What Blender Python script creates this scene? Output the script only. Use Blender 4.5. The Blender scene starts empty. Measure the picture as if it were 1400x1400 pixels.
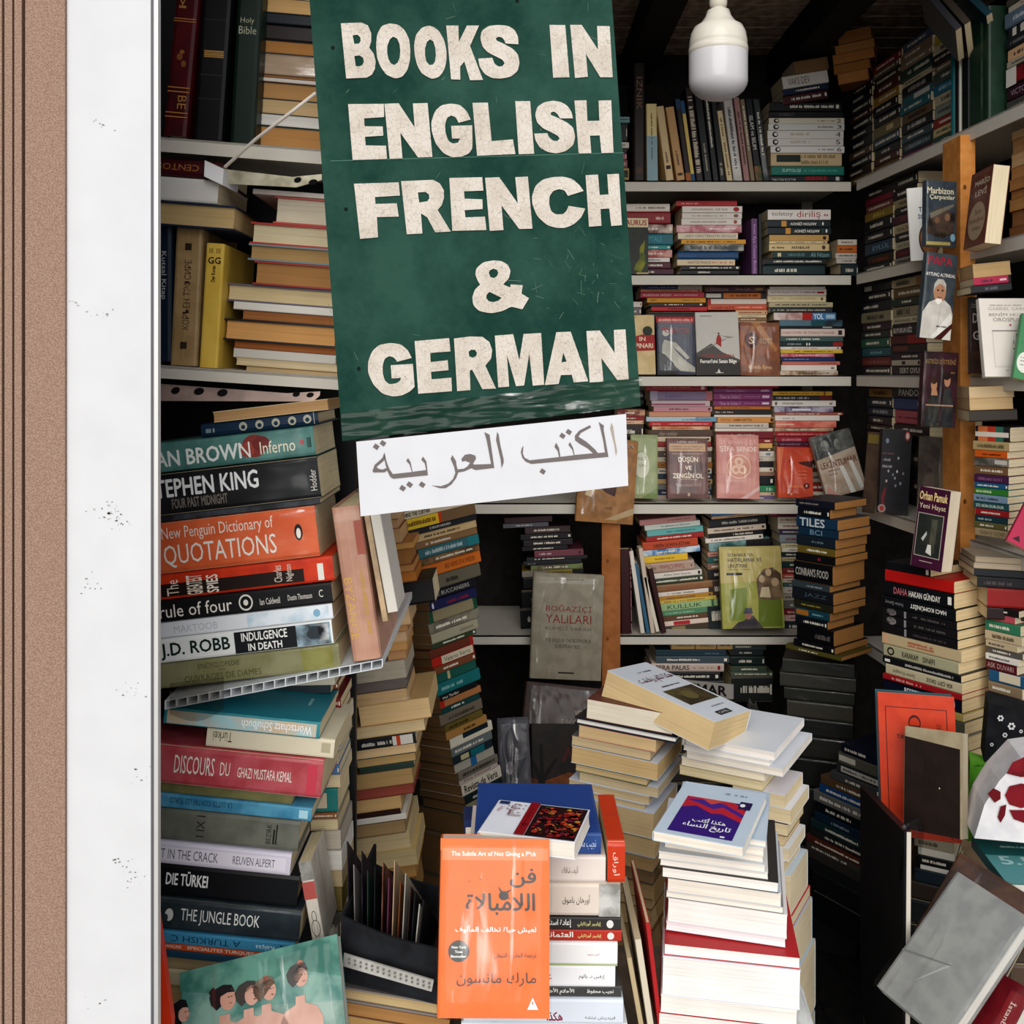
import bpy, bmesh, math, random
from mathutils import Vector, Matrix, noise
from mathutils.geometry import tessellate_polygon
R = random.Random(7)
SC = bpy.context.scene
COL = SC.collection
# ---------------------------------------------------------------- camera, sky, exposure
F, CX, HY, CH = 1400.0, 700.0, 510.0, 1.55      # focal length in pixels, horizon row, eye height
cam_data = bpy.data.cameras.new('camera')
cam_data.sensor_width = 36.0
cam_data.lens = 36.0
cam_data.shift_y = -(700.0 - HY) / 1400.0
cam_data.clip_start = 0.01
cam = bpy.data.objects.new('camera', cam_data)
COL.objects.link(cam)
cam.location = (0, 0, CH)
cam.rotation_euler = (math.pi / 2, 0, 0)
SC.camera = cam
world = bpy.data.worlds.new('overcast_sky')
SC.world = world
world.use_nodes = True
bg = world.node_tree.nodes['Background']
bg.inputs['Color'].default_value = (0.93, 0.96, 1.0, 1)
bg.inputs['Strength'].default_value = 0.62
sun_data = bpy.data.lights.new('sun', 'SUN')
sun_data.energy = 2.1
sun_data.angle = 0.95
sun_data.color = (1.0, 0.97, 0.92)
sun = bpy.data.objects.new('sun', sun_data)
COL.objects.link(sun)
sun.rotation_euler = Vector((0.10, 1.0, -0.42)).to_track_quat('-Z', 'Y').to_euler()
vs = SC.view_settings
vs.view_transform = 'Standard'
vs.look = 'None'
vs.gamma = 1.0
vs.use_curve_mapping = False
vs.exposure = 0.42

def P(px, py, d):
    return Vector(((px - CX) / F * d, d, CH - (py - HY) / F * d))

# ---------------------------------------------------------------- materials
def lin(h):
    c = [int(h[i:i + 2], 16) / 255.0 for i in (0, 2, 4)]
    return [x / 12.92 if x <= 0.04045 else ((x + 0.055) / 1.055) ** 2.4 for x in c]

def deepen(c):
    """printed colours: a little deeper in the darks"""
    return [min(0.86, 1.06 * x ** 1.16) for x in c]

MATS = {}
def node(nt, t, **kw):
    n = nt.nodes.new(t)
    for k, v in kw.items():
        if hasattr(n, k):
            setattr(n, k, v)
        else:
            n.inputs[k].default_value = v
    return n

def mat(spec, kind='cover'):
    """spec 'aabbcc' or 'aabbcc~ddeeff' (two tones mixed by noise); kind sets the finish"""
    key = spec + ':' + kind
    if key in MATS:
        return MATS[key]
    m = bpy.data.materials.new(kind + '_' + spec.replace('~', '_'))
    m.use_nodes = True
    nt = m.node_tree
    b = nt.nodes['Principled BSDF']
    cols = spec.split('~')
    c1 = lin(cols[0])
    if kind in ('cover', 'print'):
        c1 = deepen(c1)
    tc = node(nt, 'ShaderNodeTexCoord')
    L = nt.links.new
    if kind == 'paper':
        mp = node(nt, 'ShaderNodeMapping')
        mp.inputs['Scale'].default_value = (6, 6, 900)
        L(tc.outputs['Object'], mp.inputs['Vector'])
        nz = node(nt, 'ShaderNodeTexNoise', Scale=1.0, Detail=3.0)
        L(mp.outputs['Vector'], nz.inputs['Vector'])
        n2 = node(nt, 'ShaderNodeTexNoise', Scale=14.0, Detail=2.0)
        L(tc.outputs['Object'], n2.inputs['Vector'])
        cr = node(nt, 'ShaderNodeMix', data_type='RGBA')
        cr.inputs[6].default_value = [x * 0.8 for x in c1] + [1]
        cr.inputs[7].default_value = c1 + [1]
        rr = node(nt, 'ShaderNodeMapRange')
        rr.inputs[1].default_value, rr.inputs[2].default_value = 0.3, 0.55
        L(nz.outputs['Fac'], rr.inputs[0])
        L(rr.outputs[0], cr.inputs[0])
        c3 = node(nt, 'ShaderNodeMix', data_type='RGBA', blend_type='MULTIPLY')
        c3.inputs[0].default_value = 1.0
        L(cr.outputs[2], c3.inputs[6])
        r2 = node(nt, 'ShaderNodeMapRange')
        r2.inputs[3].default_value, r2.inputs[4].default_value = 0.82, 1.12
        L(n2.outputs['Fac'], r2.inputs[0])
        L(r2.outputs[0], c3.inputs[7])
        L(c3.outputs[2], b.inputs['Base Color'])
        b.inputs['Roughness'].default_value = 0.9
        b.inputs['Specular IOR Level'].default_value = 0.15
    elif kind == 'plastic':
        nt.nodes.remove(b)
        out = nt.nodes['Material Output']
        tr = node(nt, 'ShaderNodeBsdfTransparent')
        tr.inputs['Color'].default_value = c1 + [1]
        gl = node(nt, 'ShaderNodeBsdfGlossy', Roughness=0.16)
        gl.inputs['Color'].default_value = (1, 1, 1, 1)
        nz = node(nt, 'ShaderNodeTexNoise', Scale=8.0, Detail=1.0, Roughness=0.5, Distortion=1.4)
        mp = node(nt, 'ShaderNodeMapping')
        mp.inputs['Scale'].default_value = (1.0, 2.6, 2.6)
        mp.inputs['Rotation'].default_value = (0.2, 0.3, 0.5)
        L(tc.outputs['Object'], mp.inputs['Vector'])
        L(mp.outputs['Vector'], nz.inputs['Vector'])
        bp = node(nt, 'ShaderNodeBump', Strength=0.4, Distance=0.01)
        L(nz.outputs['Fac'], bp.inputs['Height'])
        L(bp.outputs['Normal'], gl.inputs['Normal'])
        # streaks where the stretched film catches the light
        m2 = node(nt, 'ShaderNodeMapping')
        m2.inputs['Scale'].default_value = (5.0, 46.0, 46.0)
        m2.inputs['Rotation'].default_value = (0.1, 0.15, 0.32)
        L(tc.outputs['Object'], m2.inputs['Vector'])
        n2 = node(nt, 'ShaderNodeTexNoise', Scale=1.0, Detail=3.0, Roughness=0.6, Distortion=0.6)
        L(m2.outputs['Vector'], n2.inputs['Vector'])
        mr = node(nt, 'ShaderNodeMapRange')
        mr.inputs[1].default_value, mr.inputs[2].default_value = 0.58, 0.78
        mr.inputs[3].default_value, mr.inputs[4].default_value = 0.014, 0.22
        L(n2.outputs['Fac'], mr.inputs[0])
        mx = node(nt, 'ShaderNodeMixShader')
        L(mr.outputs[0], mx.inputs[0])
        L(tr.outputs[0], mx.inputs[1])
        L(gl.outputs[0], mx.inputs[2])
        L(mx.outputs[0], out.inputs['Surface'])
    else:
        rough = {'cover': 0.42, 'print': 0.45, 'matte': 0.8, 'gloss': 0.2, 'metal': 0.45, 'paint': 0.5, 'bag': 0.3}.get(kind, 0.5)
        b.inputs['Roughness'].default_value = rough
        b.inputs['Specular IOR Level'].default_value = {'matte': 0.12, 'print': 0.15, 'cover': 0.2, 'paint': 0.25}.get(kind, 0.4)
        if kind == 'metal':
            b.inputs['Metallic'].default_value = 0.35
        nz = node(nt, 'ShaderNodeTexNoise', Scale=22.0 if len(cols) == 1 else 30.0, Detail=4.0)
        L(tc.outputs['Object'], nz.inputs['Vector'])
        mx = node(nt, 'ShaderNodeMix', data_type='RGBA')
        if len(cols) > 1:
            mx.inputs[6].default_value = c1 + [1]
            mx.inputs[7].default_value = (deepen(lin(cols[1])) if kind in ('cover', 'print') else lin(cols[1])) + [1]
            rr = node(nt, 'ShaderNodeMapRange')
            rr.inputs[1].default_value, rr.inputs[2].default_value = 0.4, 0.6
            L(nz.outputs['Fac'], rr.inputs[0])
            L(rr.outputs[0], mx.inputs[0])
        else:
            mx.inputs[6].default_value = [x * 0.93 for x in c1] + [1]
            mx.inputs[7].default_value = [min(1, x * 1.06) for x in c1] + [1]
            L(nz.outputs['Fac'], mx.inputs[0])
        L(mx.outputs[2], b.inputs['Base Color'])
        if kind == 'bag':
            bp = node(nt, 'ShaderNodeBump', Strength=0.8, Distance=0.02)
            L(nz.outputs['Fac'], bp.inputs['Height'])
            L(bp.outputs['Normal'], b.inputs['Normal'])
    MATS[key] = m
    return m

# ---------------------------------------------------------------- mesh helpers
class MB:
    """collects faces of several materials into one mesh"""
    def __init__(s):
        s.v, s.f, s.mi, s.ms = [], [], [], []
    def add(s, verts, faces, m):
        if m not in s.ms:
            s.ms.append(m)
        k = s.ms.index(m)
        o = len(s.v)
        s.v += [tuple(v) for v in verts]
        for f in faces:
            s.f.append([o + i for i in f])
            s.mi.append(k)
        return s
    def box(s, a, b, m):
        (x0, y0, z0), (x1, y1, z1) = a, b
        return s.add([(x0, y0, z0), (x1, y0, z0), (x1, y1, z0), (x0, y1, z0), (x0, y0, z1), (x1, y0, z1), (x1, y1, z1), (x0, y1, z1)],
                     [(0, 3, 2, 1), (4, 5, 6, 7), (0, 1, 5, 4), (1, 2, 6, 5), (2, 3, 7, 6), (3, 0, 4, 7)], m)
    def hexa(s, q, t, m):
        """a quad q (4 corners, counter-clockwise seen from the front) thickened backwards by vector t"""
        return s.add(list(q) + [Vector(p) + t for p in q],
                     [(0, 1, 2, 3), (7, 6, 5, 4), (0, 4, 5, 1), (1, 5, 6, 2), (2, 6, 7, 3), (3, 7, 4, 0)], m)
    def prism(s, pts, e, m):
        """closed polygon pts (3d) extruded by vector e"""
        n = len(pts)
        tris = tessellate_polygon([[Vector(p) for p in pts]])
        s.add(list(pts) + [Vector(p) + e for p in pts], [tuple(t) for t in tris] + [(t[2] + n, t[1] + n, t[0] + n) for t in tris] +
              [(i, (i + 1) % n, n + (i + 1) % n, n + i) for i in range(n)], m)
        return s
    def lathe(s, prof, m, seg=40, c=(0, 0, 0)):
        vs_ = [(c[0] + r * math.cos(2 * math.pi * k / seg), c[1] + r * math.sin(2 * math.pi * k / seg), c[2] + z) for r, z in prof for k in range(seg)]
        fs = [(i * seg + k, i * seg + (k + 1) % seg, (i + 1) * seg + (k + 1) % seg, (i + 1) * seg + k) for i in range(len(prof) - 1) for k in range(seg)]
        return s.add(vs_, fs, m)
    def tube(s, pts, r, m, seg=8):
        vs_, fs = [], []
        pts = [Vector(p) for p in pts]
        for i, p in enumerate(pts):
            t = (pts[min(i + 1, len(pts) - 1)] - pts[max(i - 1, 0)]).normalized()
            a = t.orthogonal().normalized()
            b = t.cross(a)
            vs_ += [p + r * (math.cos(2 * math.pi * k / seg) * a + math.sin(2 * math.pi * k / seg) * b) for k in range(seg)]
        for i in range(len(pts) - 1):
            fs += [(i * seg + k, i * seg + (k + 1) % seg, (i + 1) * seg + (k + 1) % seg, (i + 1) * seg + k) for k in range(seg)]
        fs += [tuple(range(seg))[::-1], tuple((len(pts) - 1) * seg + k for k in range(seg))]
        return s.add(vs_, fs, m)
    def build(s, name, parent=None, smooth=False):
        me = bpy.data.meshes.new(name)
        me.from_pydata(s.v, [], s.f)
        for m in s.ms:
            me.materials.append(m)
        me.polygons.foreach_set('material_index', s.mi)
        if smooth:
            me.polygons.foreach_set('use_smooth', [True] * len(me.polygons))
        me.update()
        o = bpy.data.objects.new(name, me)
        COL.objects.link(o)
        if parent:
            o.parent = parent
        return o

def recalc(o):
    bm = bmesh.new()
    bm.from_mesh(o.data)
    bmesh.ops.recalc_face_normals(bm, faces=bm.faces)
    bm.to_mesh(o.data)
    bm.free()

def tag(o, label=None, cat=None, group=None, kind=None):
    for k, v in (('label', label), ('category', cat), ('group', group), ('kind', kind)):
        if v:
            o[k] = v
    return o

def empty(name, mw):
    o = bpy.data.objects.new(name, None)
    o.empty_display_size = 0.02
    COL.objects.link(o)
    o.matrix_world = mw
    return o

# ---------------------------------------------------------------- lettering
ARAB = {'ا': (0xFE8D, 2), 'أ': (0xFE83, 2), 'إ': (0xFE87, 2), 'ب': (0xFE8F, 4), 'ة': (0xFE93, 2), 'ت': (0xFE95, 4), 'ث': (0xFE99, 4), 'ج': (0xFE9D, 4), 'ح': (0xFEA1, 4),
        'خ': (0xFEA5, 4), 'د': (0xFEA9, 2), 'ذ': (0xFEAB, 2), 'ر': (0xFEAD, 2), 'ز': (0xFEAF, 2), 'س': (0xFEB1, 4), 'ش': (0xFEB5, 4), 'ص': (0xFEB9, 4), 'ط': (0xFEC1, 4),
        'ظ': (0xFEC5, 4), 'ع': (0xFEC9, 4), 'ف': (0xFED1, 4), 'ق': (0xFED5, 4), 'ك': (0xFED9, 4), 'ل': (0xFEDD, 4), 'م': (0xFEE1, 4), 'ن': (0xFEE5, 4), 'ه': (0xFEE9, 4),
        'و': (0xFEED, 2), 'ى': (0xFEEF, 2), 'ي': (0xFEF1, 4)}
def shape_arabic(s):
    s = s.replace('لا', '\x01').replace('لأ', '\x02')
    A = dict(ARAB)
    A['\x01'] = (0xFEFB, 2)
    A['\x02'] = (0xFEF7, 2)
    out = ''
    for i, c in enumerate(s):
        if c not in A:
            out += c
            continue
        pj = i > 0 and s[i - 1] in A and A[s[i - 1]][1] == 4
        nj = A[c][1] == 4 and i + 1 < len(s) and s[i + 1] in A
        out += chr(A[c][0] + (3 if pj and nj else 2 if nj else 1 if pj else 0))
    return out[::-1]

TXT = {}
def textmesh(s, bold=False):
    if (s, bold) in TXT:
        return TXT[(s, bold)]
    t = shape_arabic(s) if any('\u0600' <= c <= '\u06ff' for c in s) else s
    c = bpy.data.curves.new('lettering', 'FONT')
    c.body = t
    c.resolution_u = 2
    o = bpy.data.objects.new('lettering', c)
    me = bpy.data.meshes.new_from_object(o)
    vs_ = [(v.co.x, v.co.y) for v in me.vertices]
    fs = [tuple(p.vertices) for p in me.polygons]
    bpy.data.objects.remove(o)
    bpy.data.curves.remove(c)
    bpy.data.meshes.remove(me)
    if bold:
        n = len(vs_)
        base_v, base_f = list(vs_), list(fs)
        for k, (dx, dy) in enumerate(((0.045, 0), (0.022, 0.02), (0.022, -0.02))):
            vs_ += [(x + dx, y + dy) for x, y in base_v]
            fs += [tuple(i + (k + 1) * n for i in f) for f in base_f]
    xs = [v[0] for v in vs_] or [0]
    ys = [v[1] for v in vs_] or [0]
    x0, x1, y0, y1 = min(xs), max(xs), min(ys), max(ys)
    vs_ = [((x - x0) / max(x1 - x0, 1e-6), (y - y0) / max(y1 - y0, 1e-6)) for x, y in vs_]
    nb = len(vs_) // (4 if bold else 1)
    vs_ = [(x, y, (i // nb) * 0.00005 if bold and nb else 0) for i, (x, y) in enumerate(vs_)]
    TXT[(s, bold)] = (vs_, fs)
    return TXT[(s, bold)]

def draw(mb, items, fr, kind='print', lift=0.0003):
    """items drawn in the unit square of a face; fr(u, v, h) gives the local point at height h above the face"""
    h = lift
    for it in items:
        t = it[0]
        if t == 't':
            _, s, u0, u1, v0, v1, col = it[:7]
            fl = it[7] if len(it) > 7 else ''
            vs_, fs = textmesh(s, 'b' in fl)
            q = []
            for x, y, dh in vs_:
                if 'r' in fl: x, y = 1 - x, 1 - y
                if 'V' in fl: x, y = y, 1 - x
                if 'U' in fl: x, y = 1 - y, x
                q.append(fr(u0 + (u1 - u0) * x, v0 + (v1 - v0) * y, h + dh))
            mb.add(q, fs, mat(col, kind))
        elif t == 'r':
            _, u0, u1, v0, v1, col = it
            mb.add([fr(u0, v0, h), fr(u1, v0, h), fr(u1, v1, h), fr(u0, v1, h)], [(0, 1, 2, 3)], mat(col, kind))
        elif t == 'e':
            _, cu, cv, ru, rv, col = it
            mb.add([fr(cu + ru * math.cos(a * math.pi / 14), cv + rv * math.sin(a * math.pi / 14), h) for a in range(28)], [tuple(range(28))], mat(col, kind))
        elif t == 'p':
            _, pts, col = it
            mb.add([fr(u, v, h) for u, v in pts], [tuple(x) for x in tessellate_polygon([[Vector((u, v, 0)) for u, v in pts]])], mat(col, kind))
        elif t == 's':          # an illegible printed line
            _, u0, u1, v0, v1, col = it
            u = u0
            while u < u1:
                w = R.uniform(0.008, 0.022)
                if R.random() < 0.84:
                    k = R.choice((1, 1, 1, 0.75, 0.75))
                    mb.add([fr(u, v0, h), fr(u + w * .72, v0, h), fr(u + w * .72, v0 + (v1 - v0) * k, h), fr(u, v0 + (v1 - v0) * k, h)], [(0, 1, 2, 3)], mat(col, kind))
                u += w
        h = min(h + 0.00007, lift + 0.0012)

# ---------------------------------------------------------------- books
def colour_name(h):
    r, g, b = [int(h[i:i + 2], 16) / 255 for i in (0, 2, 4)]
    mx, mn = max(r, g, b), min(r, g, b)
    s = 0 if mx == 0 else (mx - mn) / mx
    if mx < 0.2: return 'black'
    if s < 0.13: return 'white' if mx > 0.8 else 'pale grey' if mx > 0.6 else 'grey' if mx > 0.35 else 'charcoal'
    d = mx - mn
    hue = (60 * ((g - b) / d) % 360) if mx == r else 60 * ((b - r) / d) + 120 if mx == g else 60 * ((r - g) / d) + 240
    if s < 0.34 and 20 < hue < 70: return 'cream' if mx > 0.7 else 'greyish tan' if mx > 0.45 else 'dark taupe'
    n = ('red' if hue < 14 or hue > 345 else 'orange' if hue < 34 else 'ochre' if hue < 48 else 'yellow' if hue < 66 else 'green' if hue < 165 else 'teal' if hue < 195 else
         'blue' if hue < 250 else 'purple' if hue < 300 else 'pink')
    if n in ('orange', 'ochre') and mx < 0.72: n = 'tan' if mx > 0.5 else 'brown'
    if n == 'red' and s < 0.55 and mx > 0.55: n = 'pink'
    return n if mx > 0.72 else ('dark ' + n if mx < 0.42 else n)

ORD = 'first second third fourth fifth sixth seventh eighth ninth tenth eleventh twelfth thirteenth fourteenth fifteenth sixteenth seventeenth eighteenth nineteenth twentieth'.split()
ORD += ['twenty-' + w for w in ORD[:9]] + ['thirtieth'] + ['thirty-' + w for w in ORD[:9]] + ['fortieth'] + ['forty-' + w for w in ORD[:9]] + ['fiftieth']

def book(mw, L, W, T, col, page='d8c6a0', hard=False, rev=False, spine=(), front=(), wrap=False, label=None, group=None, name=None, top=()):
    """local frame: x along the spine, y from the spine to the fore-edge, z thickness. spine / front: items printed on the spine (u along x, v up z)
    and on the front board (u along y, v along -x). rev turns the fore-edge to the viewer."""
    name = name or ('hardcover_book' if hard else 'booklet' if T < .0145 else 'paperback' if T < .0225 else 'thick_paperback')
    if rev:
        mw = mw @ Matrix(((-1, 0, 0, 0), (0, -1, 0, W), (0, 0, 1, 0), (0, 0, 0, 1)))
    root = empty(name, mw)
    tag(root, label, 'book', group)
    c = min(0.0024 if hard else 0.0009, T * .2)
    ov = 0.0035 if hard else 0.0006
    ov = min(ov, W * .1)
    m = mat(col, 'cover')
    r = min(T * (0.32 if hard else 0.12), 0.006)
    k = 0.3 * r
    out = [(W, 0), (r, 0), (k, k), (0, r), (0, T - r), (k, T - k), (r, T), (W, T), (W, T - c), (r, T - c), (c, T - r), (c, r), (r, c), (W, c)]
    n = len(out)
    X = (-L / 2, L / 2)
    vs_ = [(x, y, z) for x in X for y, z in out]
    fs = [(i, (i + 1) % n, n + (i + 1) % n, n + i) for i in range(n)]
    cap = [(0, 1, 12, 13), (1, 2, 12), (2, 3, 11, 12), (3, 4, 10, 11), (4, 5, 9, 10), (5, 6, 9), (6, 7, 8, 9)]
    fs += [tuple(reversed(f)) for f in cap] + [tuple(i + n for i in f) for f in cap]
    cv = MB().add(vs_, fs, m).build('cover', root)
    recalc(cv)
    pg = MB()
    q = T - 2 * c
    bow = 0.0016 if hard else 0.0008
    ys = [c * 1.02, W - ov - bow]
    prof = [(c * 1.3 + r * .3, c * 1.01), (W - ov, c * 1.01), (W - ov - bow, c + q * .5), (W - ov, T - c * 1.01), (c * 1.3 + r * .3, T - c * 1.01)]
    pg.prism([(-L / 2 + ov, y, z) for y, z in prof], Vector((L - 2 * ov, 0, 0)), mat(page, 'paper'))
    recalc(pg.build('page_block', root))
    pr = MB()
    if spine:
        draw(pr, spine, lambda u, v, h: (-L / 2 + L * u, -h, T * v))
    if front:
        draw(pr, front, lambda u, v, h: (L / 2 - L * v, W * u, T + h))
    if top:                     # the board seen from above, u along the spine, v away from it
        draw(pr, top, lambda u, v, h: (-L / 2 + L * u, W * v, T + h))
    if pr.v:
        pr.build('lettering', root)
    if wrap:
        film(root, (-L / 2, 0, 0), (L / 2, W, T), flat=not front)
    return root

def film(root, a, b, g=0.0016, amp=0.0035, name='plastic_wrap', spec='fbfcfc', seed=None, flat=False):
    """a crumpled clear sleeve round the box a-b in root's space"""
    bm = bmesh.new()
    bmesh.ops.create_cube(bm, size=1.0)
    bmesh.ops.subdivide_edges(bm, edges=bm.edges[:], cuts=9, use_grid_fill=True)
    sd = R.uniform(0, 90) if seed is None else seed
    ctr = [(a[i] + b[i]) / 2 for i in range(3)]
    sz = [b[i] - a[i] for i in range(3)]
    for v in bm.verts:
        s = v.co.copy()
        p = Vector([ctr[i] + s[i] * (sz[i] + 2 * (g if i < 2 or not flat else .0001)) for i in range(3)])
        f = abs(noise.noise(p * 45 + Vector((sd, 0, 0)))) * amp
        for i in range(3):
            if abs(abs(s[i]) - .5) < 1e-4 and not (flat and i == 2):
                p[i] += math.copysign(f, s[i])
        v.co = p
    me = bpy.data.meshes.new(name)
    bm.to_mesh(me)
    bm.free()
    me.materials.append(mat(spec, 'plastic'))
    me.polygons.foreach_set('use_smooth', [True] * len(me.polygons))
    o = bpy.data.objects.new(name, me)
    COL.objects.link(o)
    o.parent = root
    return o

def frame(ex, ey, ez, o):
    return Matrix(((ex.x, ey.x, ez.x, o.x), (ex.y, ey.y, ez.y, o.y), (ex.z, ey.z, ez.z, o.z), (0, 0, 0, 1)))

def contrast(h):
    r, g, b = [int(h[i:i + 2], 16) for i in (0, 2, 4)]
    return 'e6dfd0' if .3 * r + .6 * g + .1 * b < 130 else R.choice(('3a3230', '3a3230', '8a2a22', '27304a'))

UP = Vector((0, 0, 1))
def items(parts):
    out = []
    for p in parts:
        p = p.strip()
        k, rest = p[0], p[2:]
        if k == 't':
            a, s = rest.split(':', 1)
            a = a.split(',')
            out.append(('t', s, *[float(x) for x in a[:4]], a[4], a[5] if len(a) > 5 else ''))
        elif k in 'rse':
            a = rest.split(',')
            out.append((k, *[float(x) for x in a[:4]], a[4]))
    return out

def S(phrase, d, xm, rows, yaw=0.0, lean=(0, 0), W=0.135, zb=None, xs=None, page='d8c6a0', noun=None, back=0.0, opts='', fit=None):
    """a pile of lying books. d: distance of the spine plane at pixel column xm. A row is 'y x0 x1 colour flags |items'; the last row is the y of the pile's foot.
    With zb the first number is a thickness in mm and the pile stands on height zb, xs giving its ends."""
    ya = math.radians(yaw)
    h = Vector((math.cos(ya), math.sin(ya), 0))
    ez = (UP + Vector((lean[0], lean[1], 0))).normalized()
    ex = (h - ez * h.dot(ez)).normalized()
    ey = ez.cross(ex)
    rows = [r.strip() for r in rows.strip().splitlines() if r.strip()]
    B = P(xm, HY, d)
    def along(px):
        k = (px - CX) / F
        return (k * B.y - B.x) / (h.x - k * h.y)
    recs = []
    if zb is None:
        foot = float(rows.pop())
        for r in rows:
            a = r.split('|')
            t = a[0].split()
            recs.append([float(t[0]), float(t[1]), float(t[2]), t[3], t[4] if len(t) > 4 else '', a[1:]])
        ys = [r[0] for r in recs] + [foot]
        zs = [CH - (y - HY) / F * d for y in ys]
    else:
        for r in rows:
            a = r.split('|')
            t = a[0].split()
            j = [R.uniform(-1.5, 1.5), R.uniform(-1.5, 1.5)]
            recs.append([float(t[0]) / 1000, xs[0] + j[0], xs[1] + j[1], t[1], t[2] if len(t) > 2 else '', a[1:]])
        k = min(1.0, fit / sum(r[0] for r in recs)) if fit else 1.0
        for r in recs:
            r[0] *= k
        zs = [zb]
        for r in reversed(recs):
            zs.append(zs[-1] + r[0])
        zs.reverse()
    out = []
    for i, (_, x0, x1, col, fl, parts) in enumerate(recs):
        fl += opts
        T = (zs[i] - zs[i + 1]) * ez.z * 0.985
        s0, s1 = along(x0), along(x1)
        L = abs(s1 - s0)
        w = min(W + R.uniform(-.008, .008), max(L, .08) * 1.3)
        base = Vector((B.x, B.y, zs[i + 1])) + ex * ((s0 + s1) / 2) + ey * (R.uniform(0, .006) + back)
        its = items([p for p in parts if p.strip()[0] in 'trse'])
        tops = items([p.strip()[2:] for p in parts if p.strip()[0] == 'o'])
        lab = [p.strip()[2:] for p in parts if p.strip()[0] == 'l']
        pgc = [p.strip()[2:] for p in parts if p.strip()[0] == 'g']
        rev = 'p' in fl
        if not its and not rev and 'n' not in fl:
            cc = contrast(col[:6])
            a_, b_ = R.uniform(.08, .3), R.uniform(.55, .92)
            its = [('s', a_, b_, .36, .64, cc)]
            if R.random() < .5:
                its.append(('r', .93, .97, .3, .7, cc))
        if lab:
            label = lab[0]
        elif rev:
            label = '%s-edged %s book, %s from top of %s' % (colour_name((pgc or [page])[0]).split()[-1], colour_name(col[:6]), ORD[i], phrase)
        else:
            label = '%s %s, %s from top of %s' % (colour_name(col[:6]), 'hardcover' if 'h' in fl else 'paperback', ORD[i], phrase)
        out.append(book(frame(ex, ey, ez, base), L, w, T, col, page=(pgc or [page])[0], hard='h' in fl, rev=rev, spine=its if not rev else (), wrap='w' in fl,
                        top=tops, label=label, group='books of ' + phrase, name=noun))
    return out

def stand(phrase, d, rows, W=0.15, page='d8c6a0', ez_sign=1):
    """standing books, spines to the viewer: 'xtop ytop xfoot yfoot width colour flags |items' (left edge of the spine, width in px)"""
    rows = [r.strip() for r in rows.strip().splitlines() if r.strip()]
    for i, r in enumerate(rows):
        a = r.split('|')
        t = a[0].split()
        xt, yt, xb, yb, wp = [float(x) for x in t[:5]]
        col, fl = t[5], t[6] if len(t) > 6 else ''
        A, B = P(xt, yt, d), P(xb, yb, d)
        ex = (B - A).normalized()
        ey = Vector((0, 1, 0))
        ez = ex.cross(ey)
        L, T = (B - A).length, wp / F * d * .96 * abs(ex.z)
        its = items([p for p in a[1:] if p.strip()[0] in 'trse'])
        lab = [p.strip()[2:] for p in a[1:] if p.strip()[0] == 'l']
        if not its and 'n' not in fl:
            its = [('s', R.uniform(.05, .2), R.uniform(.6, .85), .34, .66, contrast(col[:6]))]
        label = lab[0] if lab else '%s standing book, %s from left of %s' % (colour_name(col[:6]), ORD[i], phrase)
        book(frame(ex, ey, ez, (A + B) / 2), L, W + R.uniform(-.01, .01), T, col, page=page, hard='h' in fl, spine=its, wrap='w' in fl, label=label, group='books of ' + phrase)

def face(label, tl, tr, bl, d, T, col, front=(), lean=0.0, turn=0.0, hard=False, wrap=False, page='d8c6a0', group=None, name=None, cat=None):
    """a book shown cover-on: pixel corners, distance d of its lower left front corner, lean = how much farther its top is, turn = how much farther its right side is"""
    BL, TL = P(*bl, d), P(*tl, d + lean)
    br = (tr[0] + bl[0] - tl[0], tr[1] + bl[1] - tl[1])
    TR = P(*tr, d + lean + turn)
    ex = (BL - TL).normalized()
    ey = (TR - TL)
    ey = (ey - ex * ey.dot(ex)).normalized()
    ez = ex.cross(ey)
    L, W = (BL - TL).length, (TR - TL).length
    o = (TL + BL) / 2 - ez * T
    b = book(frame(ex, ey, ez, o), L, W, T, col, page=page, hard=hard, front=front, wrap=wrap, label=label, group=group, name=name)
    if cat:
        b['category'] = cat
    return b
# ---------------------------------------------------------------- the setting
def struct(mb, name, label=None):
    o = mb.build(name)
    o['kind'] = 'structure'
    return o

plank = mat('b49c88~8f7866', 'matte')
dark = mat('1e1c1c', 'matte')
shelfm = mat('c4beb2', 'paint')
struct(MB().box((-6, -6, -0.06), (6, 0.95, -0.02), mat('8f8b86~7c7873', 'matte')), 'ground')
m = MB()
for i in range(26):
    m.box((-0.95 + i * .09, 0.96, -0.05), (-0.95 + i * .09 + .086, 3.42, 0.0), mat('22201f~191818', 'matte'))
m.box((-0.95, 0.96, -0.06), (1.42, 3.42, -0.004), dark)  # solid base added to stop light leaking through the plank gaps
struct(m, 'floor')
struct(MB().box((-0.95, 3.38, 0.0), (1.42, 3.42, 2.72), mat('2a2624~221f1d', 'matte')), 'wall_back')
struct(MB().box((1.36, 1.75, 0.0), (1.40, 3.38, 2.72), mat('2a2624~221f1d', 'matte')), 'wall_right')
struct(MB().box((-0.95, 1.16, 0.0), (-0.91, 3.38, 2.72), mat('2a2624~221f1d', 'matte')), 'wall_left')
m = MB()
for i in range(14):
    y = 2.04 + i * .0975  # unseen front edge set back, shaped to let daylight reach the back shelves
    m.box((-0.95, y, 2.60), (1.42, y + .092, 2.62), plank)
struct(m, 'ceiling')
for i, x in enumerate((-0.35, 0.36, 0.84)):
    struct(MB().box((x, 2.04, 2.5), (x + .09, 3.38, 2.598), mat('1d1a19', 'matte')), 'ceiling_beam')
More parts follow.
